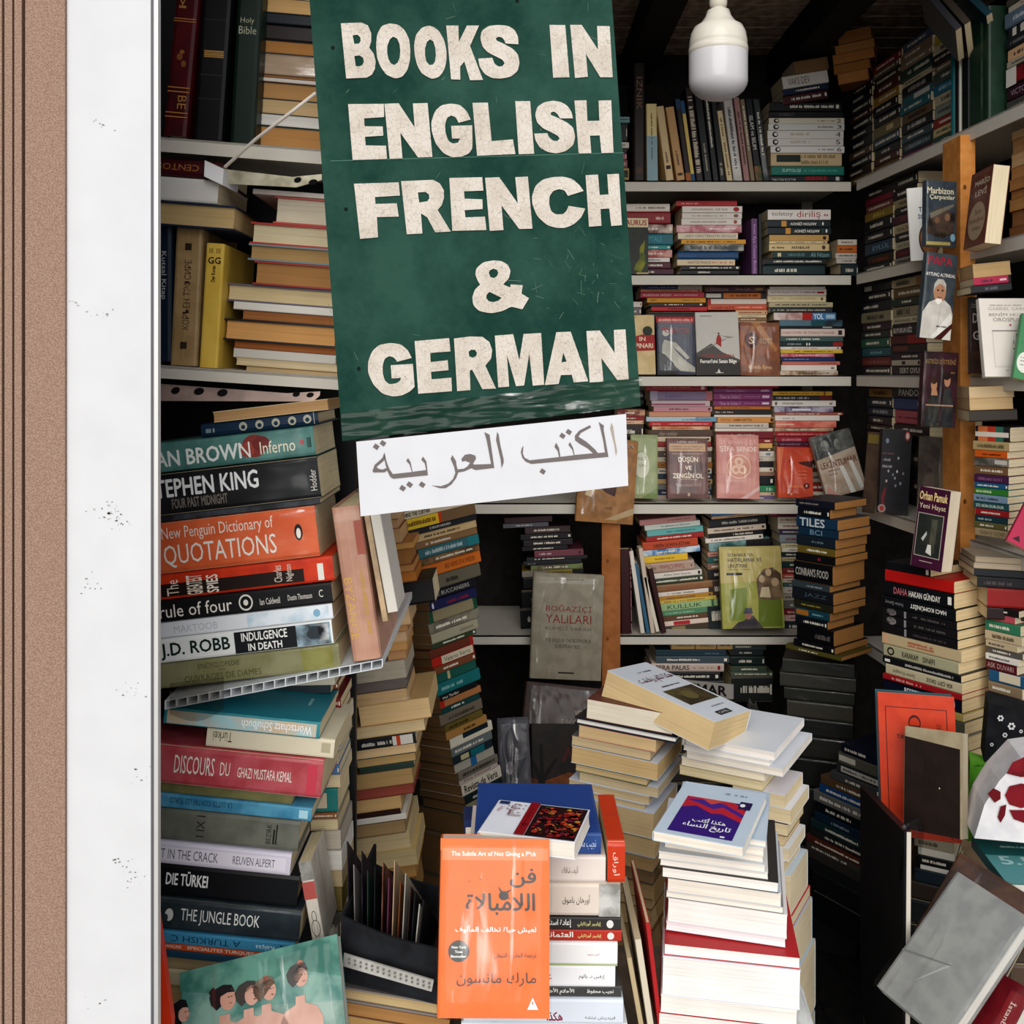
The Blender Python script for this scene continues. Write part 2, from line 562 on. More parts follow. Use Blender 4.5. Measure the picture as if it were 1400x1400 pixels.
struct(MB().box((-0.95, 1.21, 2.13), (1.42, 1.25, 2.17), mat('35302c', 'matte')), 'lintel')
struct(MB().box((-0.95, 2.0, 2.47), (1.42, 2.04, 2.64), mat('35302c', 'matte')), 'ceiling_trim')
# speckled brown cladding with its upright ribs, white post, metal edge
clad = mat('886a5b~a28776', 'matte')
nt = clad.node_tree
for n in nt.nodes:
    if n.type == 'TEX_NOISE':
        n.inputs['Scale'].default_value = 700
bp = node(nt, 'ShaderNodeBump', Strength=0.5, Distance=0.002)
nt.links.new([n for n in nt.nodes if n.type == 'TEX_NOISE'][0].outputs['Fac'], bp.inputs['Height'])
nt.links.new(bp.outputs['Normal'], nt.nodes['Principled BSDF'].inputs['Normal'])
DP = 1.05
def X(px, d=DP):
    return (px - CX) / F * d
m = MB()
m.box((X(37), DP - .004, 0), (X(91), 1.12, 2.75), clad)
for a, b, y in ((-900, 5, DP - .004), (8, 18.5, DP - .003), (21.5, 31.5, DP - .003)):
    m.box((X(a), y, 0), (X(b), 1.115, 2.75), clad)
m.box((X(-900), DP + .008, 0), (X(40), 1.12, 2.75), mat('7d5d50', 'matte'))
struct(m, 'wall_front')
pm = mat('d0d0d2', 'matte')
m = MB().box((X(91.5), DP, 0), (X(206), 1.056, 2.75), pm)
rs = random.Random(3)
for px, py, n in ((150, 700, 26), (165, 712, 12), (137, 430, 8), (140, 165, 7), (183, 1198, 16), (168, 1175, 8), (180, 945, 10), (98, 410, 6), (125, 800, 10), (190, 1060, 6), (128, 1365, 4)):
    for _ in range(n):
        cx, cy, s = px + rs.gauss(0, 9), py + rs.gauss(0, 7), rs.uniform(.3, 1.5)
        a = rs.uniform(0, 3)
        q = [P(cx + s * k * math.cos(a + t), cy + s * math.sin(a + t), DP - .0004) for t, k in ((0, 2.2), (1.5, .6), (3.1, 1.6), (4.6, .7))]
        m.add(q, [(0, 3, 2, 1)], mat(rs.choice(('8a8886', 'a8a6a4', '5e5c5b')), 'matte'))
struct(m, 'trim_1')
m = MB().box((X(206), DP + .004, 0), (X(211.5), 1.058, 2.75), mat('77757a', 'metal'))
m.box((X(211.5), DP - .002, 0), (X(217), 1.056, 2.75), mat('c9c8c6', 'metal'))
struct(m, 'trim_2')

# shelf boards at the back and along the right wall
def shelf(name, label, q0, q1, depth, th, zt, col=None, brackets=()):
    """front edge from q0 to q1 (x, y), going depth into the wall"""
    a, b = Vector((*q0, 0)), Vector((*q1, 0))
    ex = (b - a).normalized()
    ey = UP.cross(ex) * depth
    m = MB()
    top = [Vector((*q0, zt)), Vector((*q1, zt)), Vector((*q1, zt)) + ey, Vector((*q0, zt)) + ey]
    m.hexa(top, Vector((0, 0, -.004)), shelfm)
    lip = Vector((0, 0, -th))
    m.hexa([top[0], top[1], top[1] + lip, top[0] + lip][::-1], ey.normalized() * .004, shelfm)
    o = m.build(name)
    recalc(o)
    return tag(o, label, 'shelf', 'metal shelf boards')
BZ = [2.11, 1.838, 1.5435, 1.1715, 0.786]
def RWX(y): return 0.985 + .077 * (3.0 - y)
nm = ['first', 'second', 'third', 'fourth', 'fifth']
for i, z in enumerate(BZ):
    x0 = -.55
    shelf('shelf_board', 'long grey metal shelf on the back wall, %s from the top' % nm[i], (x0, 2.98), (RWX(2.98) + (.0 if i < 3 else -.02), 2.98), .38, .026 if i == 4 else .031, z - (.03 if i == 4 else 0) * 0)
    shelf('shelf_board', 'grey metal shelf running along the right wall, %s from the top' % nm[i], (RWX(2.97) + .012, 2.97), (RWX(1.8), 1.8), .27, .031, z)
# dark uprights that carry the back shelves
for i, (px, y) in enumerate(((1096, 3.33),)):
    o = MB().box((X(px, y), y, 0), (X(px, y) + .035, y + .035, 2.5), mat('8a867e', 'metal')).build('shelf_upright')
    tag(o, ('slim grey slotted metal upright behind the red-titled white spine', 'slim grey metal upright in the far right corner', 'slim grey metal upright in the dark left half of the back wall')[i], 'upright', 'metal uprights')

def post(label, pts, z0, z1, name='wooden_post', col='cf8a48~bd7837'):
    m = MB()
    (xa, ya), (xb, yb) = pts
    m.box((xa, ya, z0), (xb, yb, z1), mat(col, 'matte'))
    for k in range(5):
        z = z0 + (z1 - z0) * (k + .5) / 5
        m.add([(xa + .3 * (xb - xa) + .004 * math.cos(t), ya - .0004, z + .006 * math.sin(t)) for t in [j * math.pi / 5 for j in range(10)]], [tuple(range(10))], mat('6b3f1e', 'matte'))
    return tag(m.build(name), label, 'post')
post('tall orange pine post at the front of the right wall shelves', ((1.020, 2.33), (1.054, 2.425)), 0.9, 2.092)
post('brown wooden post in the middle of the back wall below the sign', ((X(823, 2.95), 2.95), (X(848, 2.95), 2.975)), 0.0, 1.12, col='a4663a~94592e')

# left shelf unit: frontal, turned and sagging a little
def lshelf(label, ytl, ybl, ytr, ybr, xr, d0=1.33):
    a, b = P(120, ytl - 98 * (ytr - ytl) / (xr - 218), d0), P(xr, ytr, d0 + .02)
    dz = Vector((0, 0, -(ybl - ytl) / F * d0))
    m = MB()
    ey = Vector((-.02, .27, 0.006))
    m.hexa([a, b, b + ey, a + ey], Vector((0, 0, -.003)), shelfm)
    m.hexa([a + dz, b + dz, b, a], Vector((0, .003, 0)), shelfm)
    m.hexa([b + dz, b + dz + ey, b + ey, b], Vector((-.003, 0, 0)), shelfm)
    o = m.build('shelf_board')
    recalc(o)
    return tag(o, label, 'shelf', 'metal shelf boards')
lshelf('upper grey metal shelf behind the white post', 187, 207, 207, 228, 470)
lshelf('lower grey metal shelf behind the white post, holding the yellow spine', 500, 517, 517, 536, 474)
def bracket(label, q, holes, col, d):
    m = MB()
    m.hexa([P(x, y, d) for x, y in q], Vector((0, .0025, 0)), mat(col, 'metal'))
    for hx, hy, rx, ry in holes:
        m.add([P(hx + rx * math.cos(-t) + .3 * ry * math.sin(t), hy + ry * math.sin(-t), d - .0006) for t in [j * math.pi / 7 for j in range(14)]], [tuple(range(14))], mat('0d0d0d', 'matte'))
    o = m.build('shelf_bracket')
    return tag(o, label, 'bracket')
bracket('speckled perforated metal bracket under the upper left shelf', [(305, 251), (405, 256), (440, 246), (440, 238), (305, 231)], [(407, 246, 5, 4), (428, 249, 6, 4)], 'b8b29c~8e8870', 1.36)
bracket('pinkish perforated metal bracket under the lower left shelf', [(210, 548), (428, 549), (437, 541), (438, 535), (210, 524)], [(240, 534, 6, 5), (272, 535, 7, 5), (304, 537, 7, 5), (405, 539, 5, 3.5), (424, 540, 5, 3.5)], 'b39a92~9c8880', 1.355)
# left unit side panels keep the upper piles dark
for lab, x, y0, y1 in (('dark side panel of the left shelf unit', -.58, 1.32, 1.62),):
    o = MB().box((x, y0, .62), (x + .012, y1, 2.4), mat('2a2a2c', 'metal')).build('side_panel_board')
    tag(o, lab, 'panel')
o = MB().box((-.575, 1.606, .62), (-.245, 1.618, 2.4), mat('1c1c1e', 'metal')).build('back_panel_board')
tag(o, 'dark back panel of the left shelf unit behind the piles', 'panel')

# ---------------------------------------------------------------- counter in front
m = empty('display_counter', Matrix.Translation((-.1, 1.4, 0)))
tag(m, 'low wooden display counter that carries the front piles of books', 'counter')
MB().box((-.52, -.28, .56), (.46, .30, .6), mat('6a5a4c~574a3f', 'matte')).build('counter_top', m)
for x in (-.5, .4):
    for y in (-.26, .24):
        MB().box((x, y, 0), (x + .045, y + .045, .56), mat('4a3d33', 'matte')).build('leg', m)

# ---------------------------------------------------------------- the sign
SA, SB, SCc = P(423, 0, 1.20), P(838, 0, 1.255), P(468, 603, 1.20)
SN = (SB - SA).cross(SCc - SA).normalized()
if SN.y > 0: SN = -SN
EYE = Vector((0, 0, CH))
def on_sign(px, py, lift=0.0):
    r = P(px, py, 1.0) - EYE
    t = (SA + SN * lift - EYE).dot(SN) / r.dot(SN)
    return EYE + r * t
sign = empty('hanging_sign', Matrix.Identity(4))
tag(sign, 'dark green hanging board with cut white letters naming book languages', 'sign')
sg = mat('0e332a~284a3f', 'matte')
nt = sg.node_tree
for n in nt.nodes:
    if n.type == 'TEX_NOISE':
        n.inputs['Scale'].default_value = 5.5
        n.inputs['Detail'].default_value = 9
        n.inputs['Roughness'].default_value = 0.7
m = MB()
q = [(468, 603), (876, 555), (831.5, -70), (417.8, -70)]
m.hexa([on_sign(*p) for p in q], -SN * .012, sg)
for hx, hy in ((455, 65), (473, 286), (490.5, 504), (707, 1)):
    m.add([on_sign(hx + 2.6 * math.cos(-t), hy + 2.6 * math.sin(-t), .0006) for t in [j * math.pi / 7 for j in range(14)]], [tuple(range(14))], mat('0b1512', 'matte'))
rs = random.Random(11)
for _ in range(100):        # scratches and flecks in the paint
    x, y = rs.uniform(440, 850), rs.uniform(5, 545)
    if rs.random() < .5: x, y = rs.gauss(800, 40), rs.gauss(370, 30)
    if x > 838 + (y / 603) * 38 - 6: continue
    l, a, w = rs.uniform(1, 9), rs.uniform(0, 3.1), rs.uniform(.12, .35)
    c, s = math.cos(a), math.sin(a)
    m.add([on_sign(x + l * c * i - w * s * j, y + l * s * i + w * c * j, .0003) for i, j in ((-1, -1), (1, -1), (1, 1), (-1, 1))], [(0, 1, 2, 3)], mat(rs.choice(('55705f', '476656', '6f8274')), 'matte'))
m.add([on_sign(x, y, .0003) for x, y in ((452, 220.5), (853, 209.2), (853, 208.4), (452, 219.5))], [(0, 1, 2, 3)], mat('4f7466', 'matte'))
m.build('board', sign)
LET = {
'B': ((440, 0), [(165,203),(345,196),(400,220),(430,290),(430,360),(412,415),(450,465),(468,530),(462,600),(435,650),(390,675),(212,683)], [[(268,308),(310,302),(335,325),(338,355),(325,378),(283,383)],[(283,488),(330,482),(360,505),(365,540),(350,568),(320,578),(295,575)]]),
'O': ((440, 0), [(590,202),(520,225),(480,300),(472,400),(480,500),(510,580),(560,650),(640,684),(700,668),(745,610),(768,520),(770,430),(760,340),(720,260),(665,215)], [[(620,318),(590,345),(570,400),(568,460),(580,515),(600,550),(630,566),(660,545),(678,500),(683,440),(675,380),(655,335)]]),
'O2': ((440, 0), [(930,222),(870,240),(820,300),(802,390),(808,480),(830,570),(870,640),(955,688),(1020,670),(1065,610),(1085,530),(1085,440),(1065,350),(1020,270),(975,235)], [[(940,342),(915,365),(898,420),(898,480),(910,535),(935,565),(965,563),(985,535),(992,480),(988,420),(970,360)]]),
'K': ((440, 0), [(1082,222),(1188,222),(1192,365),(1262,222),(1368,222),(1290,400),(1402,695),(1290,698),(1240,535),(1203,580),(1205,693),(1125,690)], []),
'E': ((440, 0), [(228,905),(540,903),(542,1018),(368,1030),(372,1098),(530,1100),(535,1180),(375,1190),(382,1265),(558,1268),(568,1382),(268,1392)], []),
'N': ((440, 0), [(545,903),(668,898),(808,1110),(792,900),(920,896),(962,1365),(838,1370),(683,1155),(702,1378),(590,1382)], []),
'G': ((440, 0), [(1295,1040),(1190,1068),(1165,1020),(1125,1005),(1090,1025),(1072,1080),(1075,1150),(1100,1225),(1140,1250),(1185,1240),(1202,1205),(1133,1205),(1125,1095),(1308,1090),(1312,1290),(1280,1335),(1220,1362),(1140,1370),(1060,1335),(990,1250),(955,1140),(952,1060),(985,965),(1040,915),(1120,900),(1200,912),(1260,965)], []),
'S': ((640, 0), [(325,378),(438,385),(435,320),(405,260),(350,225),(265,216),(180,225),(120,265),(105,330),(125,405),(170,455),(240,490),(300,520),(318,550),(300,575),(265,580),(230,555),(210,502),(88,510),(100,580),(145,645),(210,680),(290,684),(370,668),(430,620),(448,550),(435,475),(390,425),(310,380),(250,355),(240,335),(260,320),(295,325),(315,350)], []),
'I': ((640, 0), [(708,216),(845,218),(882,672),(740,676)], []),
'N2': ((640, 0), [(888,216),(988,216),(1130,432),(1122,226),(1232,228),(1258,672),(1150,672),(1025,468),(1042,668),(930,678)], []),
'L': ((640, 0), [(38,895),(172,892),(205,1228),(390,1212),(412,1340),(78,1355)], []),
'I2': ((640, 0), [(410,880),(540,880),(575,1338),(440,1342)], []),
'S2': ((640, 0), [(800,1030),(912,1030),(900,975),(865,920),(810,888),(740,875),(660,890),(600,930),(583,1000),(600,1065),(650,1115),(720,1150),(780,1180),(797,1205),(775,1228),(735,1222),(705,1195),(688,1158),(575,1162),(585,1220),(625,1285),(690,1322),(770,1335),(850,1315),(915,1262),(932,1190),(915,1110),(860,1065),(780,1025),(720,1000),(718,980),(745,970),(778,990)], []),
'H': ((640, 0), [(925,875),(1030,872),(1038,1052),(1142,1050),(1135,875),(1245,872),(1265,1328),(1160,1332),(1145,1178),(1060,1180),(1072,1332),(962,1335)], []),
'F': ((460, 210), [(153,262),(542,250),(552,365),(335,378),(340,438),(525,432),(542,548),(352,552),(362,728),(205,742)], []),
'R': ((460, 210), [(562,240),(840,228),(900,260),(935,320),(935,390),(915,450),(880,490),(995,678),(860,685),(790,555),(735,520),(748,695),(612,702)], [[(708,338),(775,333),(805,355),(808,390),(790,415),(720,425)]]),
'E2': ((460, 210), [(982,212),(1268,205),(1278,322),(1110,328),(1115,392),(1270,398),(1272,482),(1115,492),(1122,555),(1292,548),(1305,665),(1008,672)], []),
'N3': ((640, 210), [(148,210),(270,205),(432,432),(410,205),(520,200),(560,652),(445,656),(290,450),(308,665),(188,672)], []),
'C': ((640, 210), [(1005,325),(868,368),(840,320),(790,308),(740,325),(708,370),(705,440),(722,500),(760,528),(825,528),(855,500),(875,455),(1020,478),(985,555),(920,615),(850,645),(780,648),(690,625),(600,545),(558,440),(555,370),(585,280),(650,225),(740,203),(830,200),(910,222),(970,275)], []),
'H2': ((640, 210), [(1022,188),(1130,182),(1145,360),(1222,355),(1210,180),(1312,175),(1338,622),(1245,630),(1228,478),(1152,482),(1160,628),(1052,636)], []),
'&': ((640, 210), [(225,928),(130,945),(70,1000),(62,1050),(85,1110),(105,1140),(60,1180),(35,1250),(45,1320),(95,1370),(200,1390),(300,1370),(375,1330),(472,1355),(530,1258),(465,1218),(475,1145),(370,1138),(365,1165),(305,1138),(355,1085),(370,1020),(345,965),(290,935)], [[(220,1002),(190,1015),(180,1040),(195,1075),(225,1083),(252,1065),(262,1035),(250,1010)],[(185,1203),(160,1230),(158,1258),(180,1285),(220,1292),(262,1280),(292,1255),(230,1225)]]),
'G2': ((460, 400), [(655,568),(530,602),(500,565),(460,552),(420,575),(402,630),(402,700),(420,765),(460,798),(520,790),(555,765),(562,742),(480,748),(472,632),(665,620),(680,820),(640,860),(570,895),(490,905),(400,880),(320,800),(275,700),(275,600),(310,510),(370,455),(470,437),(560,450),(620,500)], []),
'E3': ((460, 400), [(680,422),(980,396),(992,512),(815,525),(820,605),(968,588),(975,675),(822,690),(828,755),(1000,740),(1005,858),(712,880)], []),
'R2': ((460, 400), [(1022,400),(1160,382),(1270,385),(1330,430),(1355,500),(1345,575),(1295,635),(1388,835),(1270,840),(1180,670),(1160,680),(1165,848),(1050,858)], [[(1150,515),(1170,498),(1205,498),(1222,525),(1215,552),(1185,567),(1155,555)]]),
'M': ((660, 400), [(105,375),(265,362),(318,590),(355,360),(508,352),(535,802),(435,810),(405,530),(360,808),(290,815),(210,540),(230,818),(135,825)], []),
'A': ((660, 400), [(640,345),(765,340),(918,772),(792,782),(775,715),(680,718),(660,795),(540,805)], [[(700,520),(730,600),(685,608)]]),
'N4': ((660, 400), [(902,335),(1018,330),(1148,525),(1140,325),(1242,320),(1270,755),(1172,762),(1032,570),(1050,775),(930,782)], []),
}
lm = mat('cfc6bb~c4b9ac', 'matte')
nt = lm.node_tree            # fine cracks in the old vinyl
vo = node(nt, 'ShaderNodeTexVoronoi', feature='DISTANCE_TO_EDGE', Scale=150.0)
tcn = [n for n in nt.nodes if n.type == 'TEX_COORD'][0]
nz = node(nt, 'ShaderNodeTexNoise', Scale=60.0, Detail=5.0)
va = node(nt, 'ShaderNodeVectorMath', operation='ADD')
vsn = node(nt, 'ShaderNodeVectorMath', operation='SCALE')
vsn.inputs[3].default_value = 0.02
nt.links.new(tcn.outputs['Object'], nz.inputs['Vector'])
nt.links.new(nz.outputs['Color'], vsn.inputs[0])
nt.links.new(tcn.outputs['Object'], va.inputs[0])
nt.links.new(vsn.outputs[0], va.inputs[1])
nt.links.new(va.outputs[0], vo.inputs['Vector'])
rr = node(nt, 'ShaderNodeMapRange')
rr.inputs[1].default_value, rr.inputs[2].default_value = 0.005, 0.04
rr.inputs[3].default_value, rr.inputs[4].default_value = 0.62, 1.0
nt.links.new(vo.outputs['Distance'], rr.inputs[0])
bs = nt.nodes['Principled BSDF']
src = bs.inputs['Base Color'].links[0].from_socket
mm = node(nt, 'ShaderNodeMix', data_type='RGBA', blend_type='MULTIPLY')
mm.inputs[0].default_value = 1.0
nt.links.new(src, mm.inputs[6])
nt.links.new(rr.outputs[0], mm.inputs[7])
nt.links.new(mm.outputs[2], bs.inputs['Base Color'])
def smooth_poly(pts, sharp=True):
    """rounds the gentle corners of a traced outline, keeps the sharp ones"""
    n = len(pts)
    out = []
    for i in range(n):
        a, b, c = Vector(pts[i - 1]), Vector(pts[i]), Vector(pts[(i + 1) % n])
        t = (b - a).angle(c - b) if (b - a).length and (c - b).length else 0
        if t < 0.85 and (n > 13):
            out += [b + (a - b) * .25, b * .875 + (a + c) * .0625, b + (c - b) * .25]
        else:
            out.append(b)
    return [(p.x, p.y) for p in out]
for key, ((ox, oy), out, holes) in LET.items():
    k = 220 / 1400.0
    conv = lambda ps: [Vector((ox + x * k, oy + y * k, 0)) for x, y in ps]
    loops = [conv(smooth_poly(out))] + [conv(h if len(h) < 5 else smooth_poly(h + [])) for h in holes]
    flat = [p for l in loops for p in l]
    tris = tessellate_polygon(loops)
    n = len(flat)
    vs_ = [on_sign(p.x, p.y, .0016) for p in flat] + [on_sign(p.x, p.y, .0002) for p in flat]
    fs = [tuple(t) for t in tris]
    o = 0
    for l in loops:
        fs += [(o + i, o + (i + 1) % len(l), n + o + (i + 1) % len(l), n + o + i) for i in range(len(l))]
        o += len(l)
    ob = MB().add(vs_, fs, lm).build('letter', sign)
    recalc(ob)
    bm_ = ob.data
# clear tape wrapped round the lower edge of the board
tape = MB()
NU, NV = 60, 14
vs_ = []
for j in range(NV + 1):
    for i in range(NU + 1):
        u, v = i / NU, j / NV
        x = 466 + u * (877 - 466) + 3 * v
        y = (566 + v * 40) + (520 - 566 + (1 - v) * 0 - 6) * u + 4 * noise.noise(Vector((u * 9, v * 2, 1)))
        w = abs(noise.noise(Vector((u * 7, v * 22 + u * 3, 4)))) + .5 * abs(noise.noise(Vector((u * 30, v * 40, 8))))
        vs_.append(on_sign(x, y, .001 + .006 * w))
tape.add(vs_, [(j * (NU + 1) + i, (j + 1) * (NU + 1) + i, (j + 1) * (NU + 1) + i + 1, j * (NU + 1) + i + 1) for j in range(NV) for i in range(NU)], mat('dfe6e0', 'plastic'))
tape.build('clear_tape', sign, smooth=True)

# white paper taped below, with its brushed writing
paper = empty('paper_notice', Matrix.Identity(4))
tag(paper, 'white paper strip with grey right-to-left writing taped below the green board', 'notice')
PQ = [(487, 604), (856, 566), (859, 664), (493, 706)]
def on_paper(px, py, lift=0.0):
    return on_sign(px, py, lift + .0065 + .000004 * (px - 672) ** 2 * .02)
vs_, fs = [], []
NU, NV = 24, 8
for j in range(NV + 1):
    for i in range(NU + 1):
        u, v = i / NU, j / NV
        x = (PQ[0][0] * (1 - u) + PQ[1][0] * u) * (1 - v) + (PQ[3][0] * (1 - u) + PQ[2][0] * u) * v
        y = (PQ[0][1] * (1 - u) + PQ[1][1] * u) * (1 - v) + (PQ[3][1] * (1 - u) + PQ[2][1] * u) * v
        vs_.append(on_paper(x, y))
n = len(vs_)
vs_ += [v - SN * .0008 for v in vs_]
for j in range(NV):
    for i in range(NU):
        a = j * (NU + 1) + i
        f = (a, a + NU + 1, a + NU + 2, a + 1)
        fs += [f, tuple(x + n for x in reversed(f))]
MB().add(vs_, fs, mat('d2d2d6', 'matte')).build('sheet', paper, smooth=True)
wr = MB()
ink, pale = mat('6e6664', 'matte'), mat('a59a8c', 'matte')
def stroke(o, k, pts, m):
    pts = [(o[0] + x * k, o[1] + y * k) for x, y in pts]
    tr = tessellate_polygon([[Vector((*p, 0)) for p in pts]])
    wr.add([on_paper(*p, .0006) for p in pts], [tuple(t) for t in tr], m)
A7, K7, A8, K8 = (480, 560), 1 / 7.0, (670, 540), 220 / 1400.0
stroke(A7, K7, [(320,412),(332,470),(345,515),(370,575),(400,617),(582,597),(560,525),(528,490),(545,463),(568,500),(588,595),(718,578),(705,515),(672,480),(688,450),(720,495),(735,628),(405,662),(375,645),(348,590),(330,530),(314,450)], ink)
stroke(A7, K7, [(318,412),(330,470),(300,500),(242,548),(262,566),(300,574),(328,562),(344,560),(346,582),(320,600),(215,602),(205,588),(225,530),(300,462)], ink)
stroke(A7, K7, [(968,435),(1003,490),(1010,540),(1020,572),(1080,565),(1112,545),(1140,508),(1090,490),(1062,498),(1056,470),(1090,432),(1140,424),(1190,440),(1195,470),(1165,520),(1182,526),(1340,520),(1297,290),(1275,215),(1325,240),(1370,558),(1190,579),(1150,560),(1085,590),(1025,602),(1005,655),(960,715),(905,752),(850,752),(768,726),(860,733),(930,708),(975,665),(998,605),(985,545),(953,472)], ink)
for x, y in ((240, 355), (305, 322), (493, 752), (560, 718), (680, 718)):
    stroke(A7, K7, [(x - 33, y + 4), (x - 8, y - 32), (x + 33, y - 4), (x + 8, y + 32)], ink)
stroke(A8, K8, [(62,320),(75,345),(88,430),(118,560),(118,590),(100,635),(92,560),(52,390)], ink)
stroke(A8, K8, [(290,440),(285,510),(300,545),(345,568),(600,540),(590,490),(560,450),(575,415),(600,460),(612,538),(728,524),(715,475),(682,435),(695,408),(722,460),(735,522),(895,507),(850,465),(785,428),(740,395),(738,355),(775,310),(870,262),(878,282),(790,330),(768,362),(840,408),(915,475),(938,505),(1000,500),(985,400),(960,290),(945,235),(990,265),(988,300),(1030,538),(360,600),(310,580),(280,545),(268,500),(275,465)], ink)
stroke(A8, K8, [(1055,240),(1070,270),(1085,380),(1105,490),(1095,530),(1080,430),(1045,290)], pale)
for x, y in ((630, 355), (685, 322), (458, 665)):
    stroke(A8, K8, [(x - 28, y + 4), (x - 8, y - 28), (x + 28, y - 4), (x + 8, y + 28)], ink)
wr.build('lettering', paper)
# a string from the shelf to the sign
o = MB().tube([P(308, 228, 1.31), P(350, 190, 1.28), P(400, 152, 1.245), P(432, 127, 1.235)], .0022, mat('d8cfc4', 'matte')).build('string')
tag(o, 'thin white string tied from the upper left shelf to the green sign', 'string')

# ---------------------------------------------------------------- the hanging bulb
bd = 2.12
s = bd / F
b0 = P(982, 0, bd)
bulb = empty('hanging_bulb', Matrix.Translation(b0))
tag(bulb, 'large unlit white bulb hanging from the ceiling', 'bulb')
def pr(l):
    return [(r * s, -y * s) for r, y in l]
wm = mat('d6cfc2', 'gloss')
MB().lathe(pr([(0, -34), (12, -33), (12, 6), (11, 10), (8, 12)]), mat('cfc8ba', 'cover')).build('socket', bulb, True)
MB().tube([(0, 0, 2.6 - b0.z), (0, 0, 33 * s)], .005, mat('2a2a2a', 'cover')).build('cord', bulb, True)
MB().lathe(pr([(8, 10), (11, 13), (15, 15), (18, 24), (25, 33), (33, 38), (37, 46), (38.8, 57), (39.3, 62), (38.2, 64), (40, 66), (40.2, 73), (38.5, 75)]), wm).build('housing', bulb, True)
gm = mat('c9c6c8', 'gloss')
MB().lathe(pr([(39, 73), (39.8, 76), (39.8, 112), (38.5, 118), (35, 124), (27, 131), (15, 135.5), (5, 137), (0, 137.2)]), gm).build('diffuser', bulb, True)
# ================================================================ BACK WALL
# first shelf: standing row, then the pile with the white numbered set
stand('row behind the white bulb', 3.05, '''
866 86 866 246 17 2a1f1c h |t .12,.4,.28,.72,8a6a4c:IZNIK|e .92,.5,.03,.3,5a4634|l tall dark brown standing book lettered IZNIK beside the green sign
883.5 142 885 247 15 e6d49a |r .42,1,.0,1,9ab4bd|s .12,.72,.42,.56,6a6a5a|l standing book half yellow and half pale blue on the top back shelf
897 146 911 247 11 d9bf94 |t .8,.85,.2,.8,3a2a20:1|s .6,.75,.35,.6,5a4636
910 147 925.5 247 12 c79f6e |e .92,.5,.02,.35,5a4030|s .6,.8,.35,.6,5a4636
923 136 938.5 248 7 2c1618 |r 0,.12,0,1,2a4a6a|r .9,1,0,1,b06a3a
930.5 138 946 249 5 d8c070 |r 0,.16,0,1,2a5a80|r .9,1,0,1,2a5a80
936.5 120 952.5 249 10 2a1416 |s .1,.9,.2,.8,cfc4b0
948 118 963.5 249 11 15161a |s .6,.9,.4,.6,b0a898
960 118 975.5 249 8 17181c
970 118 984.5 249 8 101114 |s .8,.92,.3,.7,b0a898
980 152 994.5 250 8 d8c49c |s .1,.9,.35,.65,6a5236
988.5 135 1003.5 250 13 c9c2bc w
1003 134 1018 250 8 a9807c
1012 136 1027 250 6 8a7a64
1019 136 1034 250.5 9.5 1a1c20 |t .2,.6,.2,.75,d8d4cc:ISLAM ve BILIM|r .8,1,0,1,a0664a~4a5a3a
1029.5 136 1044.5 251 9 343a3c w''', W=.17)
# things seen at the edge of the sign
S('small pile beside the brown IZNIK book', 3.06, 855, '''
159 836 861 7fa6ac
167 836 858 22262a
194 836 860 d8d0c4
202 836 857 2a2426
209 836 857 a06a70
218 836 858 8a5a5c
229 836 860 b0985a |r .7,.95,.2,.8,3a3426
246''', W=.15)
S('pile with five white numbered spines', 3.05, 1102, '''
139 1052 1150 1c1d20
152 1051 1153 191a1d |t .15,.35,.25,.75,6a6460:KIBRIT
160.3 1052 1155 dcd4c4 |e .1,.5,.038,.38,1e1c1c|e .107,.53,.022,.2,dcd4c4|s .65,.86,.38,.62,7a746c|t .9,.96,.2,.8,4a4644:2
168.6 1051 1155 dedbd8 |e .1,.5,.038,.38,1e1c1c|e .107,.53,.022,.2,dedbd8|s .65,.86,.38,.62,7a746c|t .9,.96,.2,.8,4a4644:3
177.6 1050 1154 e2ded8 |e .1,.5,.038,.34,1e1c1c|e .107,.53,.022,.2,e2ded8|s .3,.55,.4,.7,c0b8a0|t .9,.96,.2,.8,4a4644:4
189 1050 1153 e0dcd6 |e .1,.5,.038,.38,1e1c1c|e .107,.53,.022,.2,e0dcd6|s .3,.55,.35,.75,c8c0b0|t .9,.96,.2,.8,4a4644:5
199.4 1054 1155 e4e1dd |e .1,.5,.038,.38,1e1c1c|e .107,.53,.022,.2,e4e1dd|s .65,.86,.38,.62,7a746c|t .9,.96,.2,.8,4a4644:6
208.6 1054 1151 cdb793 |r .08,.42,.3,.85,2c3630|s .43,.9,.6,.85,8a7a5a|s .43,.8,.15,.42,8a7a5a
226.8 1055 1154 1d7a6c |t .15,.4,.25,.7,a8d0c4,b:EUPTOLOJI|s .45,.9,.4,.6,5aa898
239.5 1053 1153 1a191c |t .03,.36,.35,.65,d8d4cc:YALCIN KUCUK|t .48,.78,.45,.9,b0202a,b:SEBEKE|t .5,.76,.1,.35,d8d4cc:NETWORK|r .9,.95,.2,.85,c8c4bc
251.4''', W=.16)
S('leaning clutch atop the white numbered set', 3.04, 1102, '''
80 1088 1135 8a6a48 n|l curled tan paperback at the very top of the far right corner
99 1071 1134 d6d0c8 |t .12,.6,.2,.75,6a4a44:VAKS DEV|l white paperback with faint brown title high in the far right corner
117 1071 1134 1b2a44
126 1072 1134 4a1c26
138.5''', lean=(-.16, 0), W=.13)
